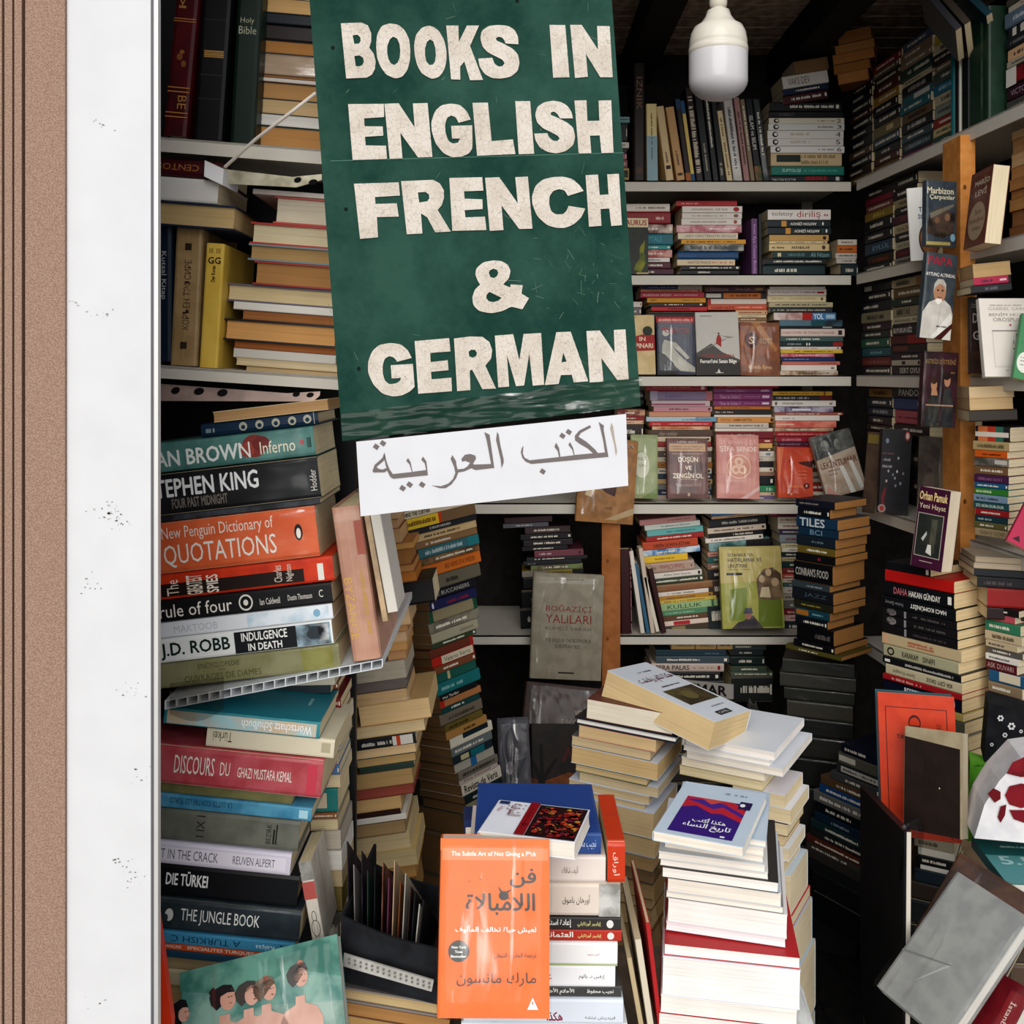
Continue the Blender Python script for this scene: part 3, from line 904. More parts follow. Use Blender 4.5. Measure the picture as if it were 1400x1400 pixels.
# second shelf
S('far left pile on the second back shelf', 3.06, 889, '''
278 850 916 d4cac0 |s .3,.9,.35,.6,7a6a66
289 850 917 8e1a24 |s .7,.85,.35,.6,d8c0b8
306 860 920 5a2426~c8b4a8
319 860 920 1f6c78 |t .3,.75,.3,.75,4aa6b0:CAPTALE
335 860 917 3a8a88
341 860 919 9c2a30~c89a90
352 860 916 d8d0c8
358 860 917 5a1c34
367 860 921 4c1830
376.5''', W=.13)
face('standing cover with cream title strip and yellow-green creature beside the green sign', (846, 298), (886, 297), (846, 376), 2.99, .016, '26301e~1a2018', lean=.02,
     front=[('r', 0, 1, .84, 1, 'd8c8a8'), ('t', 'TAURUS', .1, .95, .87, .97, '9a2a20', 'b'), ('p', [(.5, .1), (.7, .3), (.72, .5), (.9, .62), (.85, .4), (.95, .25), (.75, .05)], '8a8a2a~4a5a20'), ('p', [(0, 0), (0, .3), (.4, .06), (.3, 0)], '6a1c1c'), ('r', .6, 1, 0, .05, 'b09a70')])
S('second pile on the second back shelf', 3.05, 971, '''
274 925 1008 b01e28 |s .08,.35,.35,.6,e0b0a8|t .42,.52,.3,.7,6a1018:HUKUK
281.5 933 1015 ddd5cd |s .15,.75,.35,.65,b0a090|e .9,.5,.05,.35,a03030
290.5 933 1015 d9d1c9 |s .15,.75,.35,.65,b0a090|e .9,.5,.04,.3,8a6a5a
298.5 932 1014 ddd5cd |s .15,.75,.35,.65,b0a090|e .9,.5,.03,.3,a05a4a
307.5 925 1014 b0485a~d8a8a8 w|s .5,.9,.4,.6,f0e0e0
318 927 1009 d9cdb8 |t .12,.96,.3,.72,5a5044:LADY CHATTERLEYIN SEVGILISI
327 932 1020 d29a2e |s .08,.85,.35,.65,4a3410
333.5 936 1017 b8b4aa~6a7478 |s .1,.9,.2,.8,4a4a50
343 927 1010 1c4a74 h |r .02,.3,.3,.5,2e5e8a
354.5 926 1005 d3c1a4 |t .18,.58,.3,.7,4a3a2c:ANATOLE FRANCE|s .6,.95,.38,.62,b06a4a
363 932 1012 1c1b1d
369 930 1011 191a1c |s .3,.5,.3,.7,c8c4bc
375 940 1012 5c1a20
378''', W=.145)
stand('gap between two piles on the second back shelf', 3.05, '''
1027 299 1027.5 377 9 6d4676 |t .1,.95,.2,.75,c8a8cc:Inner Eye Coxxe Books|l narrow purple standing spine between two piles on the second back shelf
1037 293 1037.5 377 4.5 1b1a1e n |l thin black standing spine right of the narrow purple one''', W=.13)
S('pile under the white red-titled spine', 3.05, 1092, '''
286 1050 1136 e6e0da |t .06,.4,.28,.8,6a5a54:tolstoy|t .46,.84,.1,.85,a03038:diriliş|s .89,.96,.35,.6,b05a50|l white paperback spine reading diriliş in red on the second back shelf
300.5 1050 1136 1c2a2e |r .22,.3,.1,.9,d09a4a|t .36,.78,.28,.75,e8e4dc,br:ANTON ÇEHOV|e .88,.5,.014,.25,e8e4dc|r .83,.834,.1,.9,6a7a7a
310.5 1050 1136 1a2a2e |r .28,.36,.1,.9,d09a4a|t .42,.82,.28,.75,e8e4dc,br:ANTON ÇEHOV|e .93,.5,.014,.25,e8e4dc|r .87,.874,.1,.9,6a7a7a
320.8 1052 1133 c69f60 |e .93,.5,.03,.3,3a2a1c
329.5 1052 1131 dccba8
333 1052 1134 d8c294 |s .05,.25,.35,.6,4a3a2c|t .37,.68,.3,.68,3a2c22,b:AKRABALAR|e .91,.5,.03,.3,5a4632
343 1057 1138 243e40 |r .08,.14,.25,.75,d8c89c|t .26,.54,.3,.68,7aa0a0:HIKAYELER|t .64,.95,.2,.8,8ab0b0:Ali Nizam
353 1045 1130 1e2326
361.5 1043 1128 22383c h
377.5''', W=.15)
S('corner pile on the second back shelf', 3.06, 1158, '''
327 1146 1172 d9cfc2
335 1145 1172 c4702c
345.5 1143 1172 cdc4ba
353 1144 1171 c8c0b8
360 1150 1174 26363a
378''', W=.13)
# third shelf
S('left bits on the third back shelf', 3.06, 868, '''
412 846 878 c8c0b8
420 846 877 6a6264
431 846 878 2a2626
512''', W=.12)
S('left pile on the third back shelf', 3.07, 920, '''
390 878 960 28305a |r .6,1,0,1,b8b0a8|s .1,.55,.35,.65,8a90a8
395.3 876 960 cf8d6a
399 876 963 c02c4a |t .04,.48,.28,.75,e8c8c8,b:KURDUN GÖZÜ|s .52,.92,.38,.6,e0b8b8
407 885 965 d59b26 |t .06,.16,.25,.7,5a3a10,b:MOTTO|s .6,.9,.4,.6,7a5418
413.8 888 962 23292b
419 891 967 b21c28 |t .3,.68,.25,.75,3a0a10,b:MODERN ZAMANLAR
425.2 888 955 2a2628
512''', W=.13)
S('middle pile on the third back shelf', 3.07, 1006, '''
390 965 1047 4a3038~6a4448 |t .08,.38,.2,.75,a88a8a:Nietzsche|t .5,.75,.2,.8,b09090:İnsan Çok|r .83,.95,.3,.6,b0904a
399.5 964 1049 2a2a30 |r .02,.26,.2,.8,d8d4cc|r .3,.9,.1,.9,cf7a2c|s .4,.85,.35,.65,5a2a10
408.5 968 1048 d9ccc2 |r 0,.05,0,1,b02a2a
416 968 1048 c4583a |t .06,.45,.2,.75,7a2418,b:CANIM ALİYE|s .5,.92,.4,.6,e0b0a0
424 1006 1049 c8a880
430.5 1006 1048 d8c8a8
434 1006 1049 8a6a4a
439 1004 1048 c8b8a8
450 968 1048 3a3436
512''', W=.13)
S('right pile on the third back shelf', 3.05, 1104, '''
391.5 1053 1129 e2dcd4 n
395 1050 1130 ddd3cb |t .05,.52,.3,.7,8a7a70:AZ SEÇİLEN YOL|s .55,.8,.38,.6,7a6a62|r .84,.96,.3,.6,b02a30
403.8 1050 1130 d8cba6 |t .06,.28,.32,.7,9a8a5a:JOHN GRAY|t .38,.82,.32,.7,9a8a5a:ÇOCUKLAR CENNETTEN|r .91,.95,.3,.7,6a5a3a
413 1052 1139 b3a98a
420 1053 1138 2c3436 |s .05,.9,.36,.62,b8b0a0
427.5 1058 1143 d0b4ac |r .0,.46,0,1,b08a86~d8c8c0|r .46,.62,0,1,b0281f|r .62,1,0,1,4a7ea8|t .64,.8,.1,.9,d8e4ec,b:YOL|r .84,.98,.2,.75,a8c0d0
437.5 1066 1152 5a7a88 |r .5,.72,0,1,24565e|r .72,1,0,1,4a6a76~2a3a44
446 1066 1150 1d2022 |r .7,.85,.3,.8,b8b0a8
449.3 1068 1155 d9c6bc |t .02,.32,.28,.7,a05048:YAŞAR GÜVEN|t .36,.84,.28,.72,9a5a50:Bir Düşünce Yolculuğu|r .9,.96,.2,.8,3a2a2c
460 1067 1153 4a6462
467 1066 1153 1f3638 |t .12,.34,.25,.7,c8ccc4:AYŞEN NUR|e .43,.5,.012,.3,d8d4cc|e .47,.5,.012,.3,d8d4cc|r .84,.99,.1,.9,a0302c
474 1067 1150 dcd4cc
478 1067 1152 d2b64c
483 1068 1141 b44256~d898a0
488 1069 1142 2c3a6a |s .05,.5,.35,.6,8a94b8
494 1070 1149 c0786a |s .65,.95,.35,.65,8a2a20
499 1068 1144 dfd6cc |s .9,.95,.3,.7,4a3a32
507 1067 1146 9a7a5a~d8c8b8 |t .3,.85,.2,.85,2a2220,b:28 GÜNDE KUANTUM
513.3''', W=.14)
face('cream cover with a red band reading PINARI half behind the green sign', (842, 431), (894, 431), (844, 512), 2.985, .018, 'cdb78c~c0a878', lean=.03,
     front=[('p', [(0, .38), (1, .4), (1, .66), (.8, .69), (.5, .64), (0, .7)], '9a2420'), ('e', .82, .73, .13, .08, '22301e'), ('t', 'IN', .6, .76, .56, .63, 'e0c8b0', 'b'), ('t', 'PINARI', .5, .95, .44, .52, 'e0c8b0', 'b')])
face('dark blue cover with a pale figure and red top strip on the third back shelf', (897, 433), (949, 435), (899, 512), 2.985, .018, '363a52~2c3044', lean=.03, wrap=True,
     front=[('r', 0, 1, .9, 1, 'b01c1c'), ('s', .06, .95, .925, .97, 'e0b0a8'), ('t', 'GECE', .2, .85, .72, .8, '8a1c24', 'b'), ('e', .24, .72, .09, .06, 'b8b0a8'), ('e', .21, .79, .1, .03, '8a1c24'),
            ('p', [(.12, .1), (.3, .24), (.6, .06), (.98, .04), (.98, .12), (.7, .26), (.5, .4), (.42, .48), (.78, .26), (.85, .29), (.5, .55), (.2, .6), (.14, .5)], 'bcb8ac~a8a498'), ('p', [(0, 0), (0, .4), (.2, .35), (.42, .2), (.55, 0)], '22242c~3a3a40')])
face('grey cover with a small red walking figure on a winding road', (950, 427), (1008.5, 424.5), (953.5, 513), 2.98, .02, 'b9b5ae', lean=.035,
     front=[('p', [(0, 0), (1, 0), (1, .24), (.6, .36), (.35, .5), (0, .35)], '55514e'), ('p', [(0, 0), (1, 0), (1, .2), (0, .3)], '383533'), ('p', [(.1, .38), (.3, .45), (.62, .56), (.9, .6), (.62, .62), (.3, .7), (.75, .58), (.5, .5)], '8c8882'), ('p', [(.46, .5), (.58, .44), (.59, .58), (.55, .64), (.5, .63), (.47, .57)], '9c2b26'), ('e', .53, .66, .02, .015, '3a2a26'),
            ('t', 'ROBIN SHARMA', .14, .88, .275, .33, '9c3a2c'), ('t', "Ferrari'sini Satan Bilge", .08, .92, .17, .25, 'e8e4dc', 'b'), ('p', [(.46, .04), (.54, .04), (.5, .1)], 'c8c4bc'), ('r', .42, .6, .03, .04, 'c8c4bc'), ('s', .1, .4, .93, .95, '8a8680')])
face('brown parchment cover with a dark red wax seal letter S', (1010.5, 440), (1065, 439), (1011.5, 513), 2.98, .02, '96582f~7a4424', lean=.03, wrap=True,
     front=[('p', [(.3, 1), (.5, 1), (.95, .5), (.9, .45)], 'b07a4a'), ('p', [(.05, .6), (.3, .8), (.6, .55), (.4, .3)], 'a8683a~8a5028'), ('e', .3, .66, .17, .145, '4a1414'), ('e', .3, .66, .12, .1, '5e1a18'), ('t', 'S', .24, .36, .59, .73, 'd0b8a0', 'b'), ('t', 'ecret', .5, .82, .6, .72, 'b89878'), ('t', 'Rhonda Byrne', .22, .8, .1, .2, 'd8b890')])
# fourth shelf
S('left edge pile on the fourth back shelf', 3.06, 862, '''
560 845 882 6a1c20~c8a080
569 845 881 8a1e24
575 845 880 d0b090
580 845 880 3a2a2a
600 845 880 8a5a4a
684''', W=.12)
S('left pile on the fourth back shelf', 3.07, 930, '''
525 884 967 a81e2a |s .1,.72,.4,.6,d88a84|r .9,.96,.2,.8,e0c8c0
534.5 889 974 8c7a96 |r .0,.12,0,1,a8a0b4|t .25,.5,.3,.75,7a5a9a:Lebilzi|r .9,1,0,1,b8707a
547.5 891 971 c9b8b8 |r .0,.92,.2,.5,a05a70
555.8 894 974 c08c94
563 888 972 c69072 n
570 884 980 a9bdc6 |r .7,1,0,1,7a9ab0|s .5,.9,.3,.6,5a7a90
576.5 888 974 b01f2a |t .05,.18,.3,.7,e0b8b0:Dört Ruh|s .3,.95,.4,.6,e8b0a8
583 892 971 b5804c~d0b090
588 889 975 5a463c |t .14,.44,.15,.8,a89888:olan renkler
597 892 972 c8b8a0
604 893 972 9a3a34
611 892 974 d8ccb8
617 893 973 6a5a52
625 891 973 d0c4b0
632 893 974 b07a3a
640 892 973 d8d0c0
648 892 973 3a4a5a
655 891 974 c8a878
662 892 973 8a8a84
670 892 973 2a3a5a
677 892 973 b8a898
684''', W=.13)
S('middle pile on the fourth back shelf', 3.07, 1016, '''
524 976 1065 b92a26 |t .2,.35,.25,.75,e0a89c,b:HÜRREM SULTAN|s .5,.95,.4,.6,7a1418
531 976 1056 8a3f78 |t .2,.55,.2,.75,c898b8:Timur ile Sohbet 1|s .8,.95,.3,.7,e0c8d8
537 976 1056 8e3d78 |t .1,.46,.22,.72,d0a8c8:Timur ile Sohbet 2|s .52,.78,.4,.55,b880a8|r .83,.95,.3,.65,e0cce0
547 976 1056 8a3b74 |t .1,.46,.22,.72,d0a8c8:Timur ile Sohbet 3|s .52,.78,.4,.55,b880a8|r .83,.95,.3,.65,e0cce0
555.5 977 1054 bb7434
560 974 1054 2a2426 |s .05,.35,.35,.65,b8a898
567 977 1055 d8d0c4 n
570.2 981 1059 cf9352 |t .06,.25,.3,.7,7a4a1c:FANTASY|t .28,.6,.3,.7,5a3418,b:SABIR HATTA|r .93,.98,.2,.8,4a2c14
578 978 1051 c9bdb2 w
585.5 978 1057 d8cfc4 |s .7,.9,.3,.6,9a8a80
590 980 1058 7a1e2a
600 982 1057 8a2a30 |r .85,.95,.3,.7,d8b8a8
606 982 1056 d0a860
613 981 1056 5a4034
617 982 1059 d3cbc0 |r .85,.93,.3,.7,7a8a9a
625 981 1060 c8c0b0
631 981 1057 2a2628
639 982 1058 d8cfc0
645.5 983 1060 9a7a64
651 982 1059 23262e
664 982 1060 3d8a60 |s .85,.95,.2,.7,c8e0d0
673 982 1060 d0b8a0
678 982 1060 7a6a8a
684''', W=.13)
S('right pile on the fourth back shelf', 3.05, 1102, '''
535 1057 1138 caa03c |s .1,.9,.35,.65,7a5a1c|r .86,.88,0,1,7a3a1c
540.8 1057 1138 2b2a2c |s .05,.6,.3,.7,a8a4a0|r .78,1,0,1,6a2426
547.5 1056 1143 dad4cc |e .06,.5,.02,.3,6a6460|t .16,.48,.28,.72,2a2624,b:ETKİN İLETİŞİM|s .9,.95,.3,.7,4a4644
555.8 1059 1140 5e5074~b8b0c0 w|r .3,.62,.3,.65,d8d4dc
564 1060 1153 9a5a48
567.8 1060 1148 d9d0c8 |s .12,.3,.35,.6,a09890
575.5 1061 1144 c25a50~d88a78 |r .0,.3,.4,.6,e0b8a8
585 1060 1140 8a6a5a~c09a80
590 1060 1134 9a202c |s .05,.9,.3,.6,d08a84
597 1062 1138 8e1c34 |t .1,.45,.25,.7,d8a8b0:DR. ERHAN ÖZER|s .7,.95,.35,.65,d8a8b0
604.5 1063 1140 4a1c34 |t .06,.4,.3,.7,b890a0:DR.TAHİR ÖZ|s .5,.8,.4,.6,b890a0
610 1062 1140 8e1c2c
617 1062 1142 c8b8a8
630 1062 1146 5a4a44
645 1064 1146 b0a090
660 1064 1145 8a3030
672 1064 1140 d0c8b8
684''', W=.14)
face('pale green wrapped cover with a pale oval on the fourth back shelf', (862, 594), (899, 595), (862, 681), 2.985, .018, '8a9464~9aa070', lean=.03, wrap=True,
     front=[('e', .42, .52, .28, .2, 'c8c8b0'), ('t', 'ELİ', .28, .58, .6, .66, '6a6a54'), ('t', 'ŞN', .3, .55, .48, .54, '6a6a54'), ('p', [(.4, 0), (1, .18), (1, 0)], '7a8a54')])
face('brown cover with white serif title DÜŞÜN VE ZENGİN OL in a wrapper', (911, 599), (967, 601), (912.5, 681), 2.98, .02, '5a3c38~7a524c', lean=.03, wrap=True,
     front=[('s', .25, .75, .92, .96, 'a89890'), ('r', .06, .95, .78, .91, 'c09a78'), ('s', .12, .9, .85, .87, '7a5a44'), ('s', .12, .9, .81, .83, '7a5a44'), ('r', .12, .88, .735, .742, 'c8a890'), ('t', 'DÜŞÜN', .28, .76, .58, .7, 'e8dcc8', 'b'), ('t', 'VE', .44, .6, .47, .54, 'e8dcc8', 'b'), ('t', 'ZENGİN OL', .14, .88, .33, .44, 'e8dcc8', 'b'), ('r', .3, .75, .31, .316, 'c8a890'), ('t', 'Napoleon Hill', .22, .8, .18, .25, 'b8988a'), ('e', .52, .06, .03, .03, 'c8a890')])
face('pink wrapped cover with a round spiral emblem reading ŞİFA SENDE', (979, 594), (1037, 594), (980, 681), 2.98, .02, 'c08078~cf958a', lean=.03, wrap=True,
     front=[('t', 'DR. ERHAN ÖZER', .08, .95, .85, .93, 'e0b0a8'), ('t', 'ŞİFA SENDE', .08, .95, .72, .84, 'e8d4c8'), ('e', .53, .5, .28, .19, 'ddb8a0'), ('e', .53, .5, .255, .172, 'c88a78'), ('e', .45, .45, .1, .07, 'ddb8a0'), ('e', .61, .45, .1, .07, 'ddb8a0'), ('e', .53, .58, .1, .07, 'ddb8a0'), ('e', .46, .45, .05, .035, 'c88a78'), ('e', .6, .45, .05, .035, 'c88a78'), ('e', .53, .57, .05, .035, 'c88a78'), ('p', [(.55, 0), (.7, 0), (1, .14), (1, .2)], 'd8b4b0'), ('s', .2, .6, .27, .28, 'd8b0a8')])
face('orange-red cover with a dark bird shape on the fourth back shelf', (1062, 611), (1110, 612), (1063.5, 680), 2.985, .02, 'b83f1c~c44a22', lean=.025, wrap=True,
     front=[('p', [(.58, .7), (.75, .72), (1, .74), (1, .6), (.85, .62), (.68, .66)], '4a1410'), ('e', .36, .72, .025, .02, '3a1410'), ('p', [(0, 1), (.2, 1), (.1, .5), (0, .3)], 'cf7048'), ('s', .58, .82, .52, .54, 'd88a5a'), ('s', .58, .82, .45, .47, 'd88a5a'), ('s', .58, .8, .38, .4, 'd88a5a'), ('r', .25, .72, .2, .24, 'd0682c'), ('e', .82, .24, .09, .06, '6a1410'), ('p', [(.79, .22), (.85, .22), (.82, .28)], 'd8b0a0'), ('e', .38, .07, .03, .025, 'd8a080')])
face('crumpled foil-bright wrapped cover, dark photo above brown lettering, tilted at the shelf end', (1107, 599), (1162, 588), (1131, 682), 2.96, .022, 'a8927e~b8a898', lean=.02, wrap=True,
     front=[('p', [(0, .62), (0, 1), (1, 1), (1, .7)], '3e403e~6a6a66'), ('t', 'LEKİNTUMAR', .06, .97, .46, .6, '7a4a3c', 'b'), ('e', .3, .82, .1, .09, '90908a~5a5a58'), ('e', .62, .8, .1, .09, '8a8a84~55554f'), ('p', [(.0, 0), (.3, 0), (.1, .2)], 'c09088'), ('p', [(.5, .45), (.6, .45), (.72, 0), (.6, 0)], 'd8d4cc'), ('p', [(.75, .5), (.85, .5), (.95, .05), (.85, .02)], 'd8d4cc'), ('s', .2, .5, .4, .42, '7a5a4c'), ('s', .2, .4, .34, .36, '7a5a4c')])
# fifth shelf
S('left pile on the fifth back shelf', 3.05, 930, '''
706 875 952 c08a86 |s .5,.9,.4,.6,7a4a4a
714 882 958 d0d4cc |s .3,.8,.4,.6,5a6a6a
721.5 885 962 6fb0ae |s .35,.85,.4,.6,2a6a6a
730 884 963 a32a26
737 879 955 b9512e |t .2,.85,.25,.75,4a1408,b:DERİN DÜNYA KİTABI
748.5 880 958 3a78a8~c8d4dc
757 877 941 dbb638 |s .3,.7,.4,.6,8a6a1c
766.5 873 950 b1998a h |t .1,.32,.35,.65,4a3a34:ROMANI|t .38,.82,.3,.75,9a3040,r:Türkün C Romanı|e .95,.5,.012,.12,5a4a44
781 885 960 d7cfc6 |t .3,.8,.25,.75,2a2624:Adım Seni Seyret|r .93,.97,.2,.8,2a2624
788.5 890 963 3b4a36
797 896 975 8f6a48 h |s .2,.8,.35,.5,9a4a3a
808 894 973 d6cdc4 |s .25,.7,.35,.65,4a4440
814 896 975 b8882c
819 900 980 c8b45a
824 898 982 9ab486 |t .18,.74,.22,.78,2a4a2c:KULLUK|r .04,.05,0,1,4a6a4a|r .9,.94,0,1,4a6a4a
834 902 980 5c8a6a |s .1,.6,.4,.6,a8c8b0
841 908 983 6a4c36
848.5 904 984 d8c4ba |r .22,.5,.1,.9,b0323c
855 906 982 4a4030 |r .18,.42,.1,.8,8a7a5a
863''', lean=(-.1, 0), W=.14)
S('middle pile on the fifth back shelf', 3.05, 1010, '''
695 972 1050 2c80b8 |s .1,.6,.35,.6,8ac0e0
703 973 1050 c8a482
707 970 1048 1f2024 |s .2,.85,.35,.65,b8b4ac
719 968 1048 d0bfae
727 969 1045 211c1c |s .45,.8,.3,.7,d8d0c0
733 965 1044 d9d0c6
739.5 970 1055 2d5c5c~8aa8a8 w|r .6,1,0,1,2a2426
752 968 990 c88a7a
758 968 1000 2c6060
767 968 1000 8a6a5a
776 968 1002 2a2424
790 970 1000 4a3a34
815 970 1000 2a3434
863''', lean=(-.09, 0), W=.13)
S('right pile on the fifth back shelf', 3.06, 1080, '''
697 1052 1104 6a1c3c |r .0,.2,.2,.8,b04a6a
707 1064 1106 d8ccb8
715 1064 1106 ded6c8
724 1066 1106 4a3a5a
731 1066 1106 8a9298 h
743 1068 1108 c8bd9c
749 1069 1108 d8d0c0
755 1068 1106 2a3a3a
762 1069 1107 b8a884
768 1069 1108 24403c
777 1069 1107 8a3a3a
785 1069 1107 c05a50
791 1068 1108 d8c8b8
797 1069 1107 4a6a6a
803 1070 1108 cfc8bc
812 1070 1106 b8b0a0
822 1070 1107 7a7a74
833 1070 1107 9a2a38
841 1071 1107 d8b8b0
850 1071 1107 2a3440
863''', W=.13)
stand('sheaf beside the maroon notebook, fifth shelf', 2.985, '''
846 751 848 866 17 3c1518 h |s .02,.98,.93,.99,b08a8a|l dark maroon comb-bound notebook standing beside the brown wooden post
860 754 876 866 6 d6cec4 n |l thin white booklet leaning against the maroon comb-bound notebook
867 770 884 866 5 3f6a84 n
873 750 890 866 6 c8b8a8 n
880 790 897 864 5 d8d0c0 n
886 778 905 866 7 3c1a1e n''', W=.045)
face('yellow-green wrapped cover with an old family photo, propped before the fifth back shelf', (983, 748), (1067, 745), (988, 860), 2.96, .022, '9a9a44~a8a456', lean=.03, wrap=True,
     front=[('p', [(0, .55), (1, .6), (1, 1), (0, 1)], 'c0b078~b8a868'), ('t', "İSTANBUL'DA", .13, .55, .88, .93, '3a3426', 'b'), ('t', 'HATIRLAMAK VE', .13, .68, .81, .86, '3a3426', 'b'), ('t', 'UNUTMAK', .13, .45, .74, .79, '3a3426', 'b'), ('s', .12, .5, .715, .725, '6a6446'), ('r', .1, .36, .65, .68, '2a2820'), ('p', [(.12, .1), (.15, .48), (.42, .5), (.4, .1)], '78862c'), ('p', [(.58, .02), (.6, .36), (.97, .38), (.97, .02)], '6c7a28'),
            ('p', [(.6, .36), (.58, .6), (.7, .72), (.85, .74), (.98, .66), (1, .36), (.8, .34)], '5a4434~8a7258'), ('e', .67, .6, .05, .045, 'b8a080'), ('e', .78, .68, .05, .045, 'c0a888'), ('e', .88, .56, .06, .05, 'b8a080'), ('p', [(.62, .38), (.66, .5), (.78, .5), (.8, .37)], 'c8b898'),
            ('p', [(.14, 0), (.26, .08), (.36, .1), (.42, .16), (.5, .16), (.6, .06), (.66, 0)], '3a3440~55504a'), ('e', .42, .16, .055, .05, '9a6a58'), ('p', [(.34, .18), (.5, .18), (.48, .25), (.38, .25)], '4a4a58')])
# below the fifth shelf
S('low pile under the yellow-green cover', 3.02, 948, '''
874 918 1002 c0a06c |r .38,.4,0,1,6a5236|r .73,.75,0,1,6a5236|t .1,.34,.3,.7,4a3a26:İMANIN VE RUHU|t .46,.68,.25,.75,6a5636:TENEKECİ|s .8,.95,.35,.6,4a3a26
889 897 993 2c4450 |s .7,.9,.3,.6,5a7484
897.5 897 997 4a5860
907 891 990 c3b2a8 h |t .06,.52,.25,.8,5a4a44,b:PERA PALAS|s .58,.86,.42,.58,9a7a70|e .93,.5,.02,.25,8a2a30
919.5 890 985 26282a
931 892 990 3a3a3c
945 890 990 1e2022
980''', W=.16, lean=(.0, 0))
S('dim low pile right of the tan TENEKECİ spine', 3.05, 1025, '''
880 1000 1048 4a5252
889 1000 1044 30363a
897 999 1046 20302e h
911 1000 1048 4a5648
919 1000 1057 5a6656
925 1000 1057 2a2e2c
960''', W=.14)
c = MB()
c.hexa([P(930, 949, 2.86), P(1001, 956, 2.8), P(1001, 936, 2.81), P(930, 929, 2.87)], Vector((.005, .004, 0)), mat('8a8480', 'matte'))
crd = empty('card_notice', Matrix.Identity(4))
tag(crd, 'grey handwritten card reading UMAR standing behind the thick tilted book', 'notice')
c.build('card', crd)
c = MB()
q0, q1, q3 = P(930, 949, 2.858), P(1001, 956, 2.798), P(930, 929, 2.868)
draw(c, [('t', 'UMAR', .12, .9, .15, .85, '1e1a1a', 'b')], lambda u, v, h: tuple(q0 + (q1 - q0) * u + (q3 - q0) * v + Vector((0, -.0015, 0))))
c.build('lettering', crd)
# tall corner pile with dark blue spines
S('tall dark pile before the far right corner', 2.62, 1140, '''
687 1087 1140 1c1e2c |s .1,.6,.4,.6,8a8478
698 1090 1134 141820
711 1088 1144 1c3a50 |t .08,.7,.1,.9,b8c0c4,b:TILES
726 1090 1145 1a3448 |t .3,.6,.2,.8,7a98a8:BCI
738 1088 1141 1c2832 |s .4,.7,.4,.6,6a7a80
752 1089 1140 6a5a24
763 1087 1141 141418 |e .6,.5,.04,.2,7a2a34
774 1084 1137 101216 |t .05,.9,.3,.7,a8a49c,b:CONRAN'S FOOD
803 1082 1134 3a4448 |s .4,.8,.4,.6,a0a8a8
812 1083 1139 1c2026 |t .3,.85,.3,.7,4a5a64:JAZZ
829 1085 1139 2a2a1e |s .2,.7,.4,.6,9a8a3a
840 1086 1134 1e4450 |r .05,.4,.2,.8,a06a2a|s .5,.8,.4,.6,7aa0a8
852 1087 1131 15181e
864 1088 1138 101014 |s .5,.9,.3,.6,6a6460
886 1084 1140 15161a
896 1074 1150 5a5426
902''', yaw=-50, W=.15, page='b07a42', back=0)
# dim pile left of the grey Bosphorus book
S('dim pile below the white paper', 3.05, 762, '''
704 690 755 4a2a2e n
713 688 750 6a6a74
719 718 780 4a3436
729 712 782 1e1c1e
737 716 783 2a2024
746 714 776 1a1a1c
752 731 798 7a4450 |s .1,.35,.35,.65,c8b0b0|r .9,.95,.3,.7,4a2a34
761 720 803 2a2a2c
766 716 795 222428 |s .05,.2,.3,.7,7a7a78
772 726 797 6a5a4a~7a8a5a
779 714 798 8a7a3a |r .0,.4,0,1,8a8278|r .82,1,0,1,2a2a2c|s .45,.8,.35,.65,3a3418
787 716 790 1c1a1c
805 714 786 161618
830 712 790 1a1a1e
859''', lean=(-.05, 0), W=.14)
face('grey wrapped hardcover reading BOĞAZİÇİ YALILARI standing in the dark bay', (729, 783), (826, 784), (723.5, 927), 2.9, .03, '8f8675~9c9382', lean=.03, hard=True, wrap=True, name='hardcover_book',
     front=[('s', .3, .7, .94, .955, '6a6256'), ('t', 'BOĞAZİÇİ', .2, .84, .63, .71, '8a2428'), ('t', 'YALILARI', .2, .84, .53, .61, '8a2428'), ('t', 'RUMELİ YAKASI', .2, .84, .465, .505, '6a5a50'), ('t', 'THE YALIS OF THE BOSPHORUS', .2, .84, .35, .385, '3a3430'), ('t', 'EUROPEAN SIDE', .35, .69, .295, .33, '3a3430'), ('r', .4, .62, .055, .07, '3a2a26')])
face('dark brown wrapped volume with VOYAGE in pale letters lying under the grey hardcover', (718, 931), (835, 929), (712, 992), 2.78, .03, '3a2620~4a3028', lean=.06, hard=True, wrap=True, name='hardcover_book',
     front=[('t', 'VOYAGE', .6, .85, .36, .47, 'b89a80'), ('t', 'DE QUINSANTE', .46, .88, .13, .24, '8a705c'), ('r', 0, 1, .0, .04, '6a4a3c')])
face('dark cover picturing a black tree above an orange glow, behind the peppers cover', (724, 990), (812, 990), (724, 1100), 2.55, .025, '1a1411~2a1c15', lean=.05, name='hardcover_book', hard=True,
     front=[('p', [(0, 0), (1, 0), (1, .3), (.6, .4), (.2, .28), (0, .34)], '6a3a20~8a5228'), ('p', [(0, 0), (.3, 0), (.3, .12), (0, .2)], '8a6a34~5a3a20'), ('p', [(.12, 0), (.26, 0), (.24, .3), (.42, .55), (.4, .58), (.22, .38), (.2, .75), (.15, .75), (.16, .4), (.02, .6), (0, .56), (.13, .3)], '0e0c0c'), ('p', [(.5, .55), (.6, .72), (.66, .55), (.74, .68), (.72, .5), (.66, .52), (.6, .64), (.54, .52)], '5a2420')])
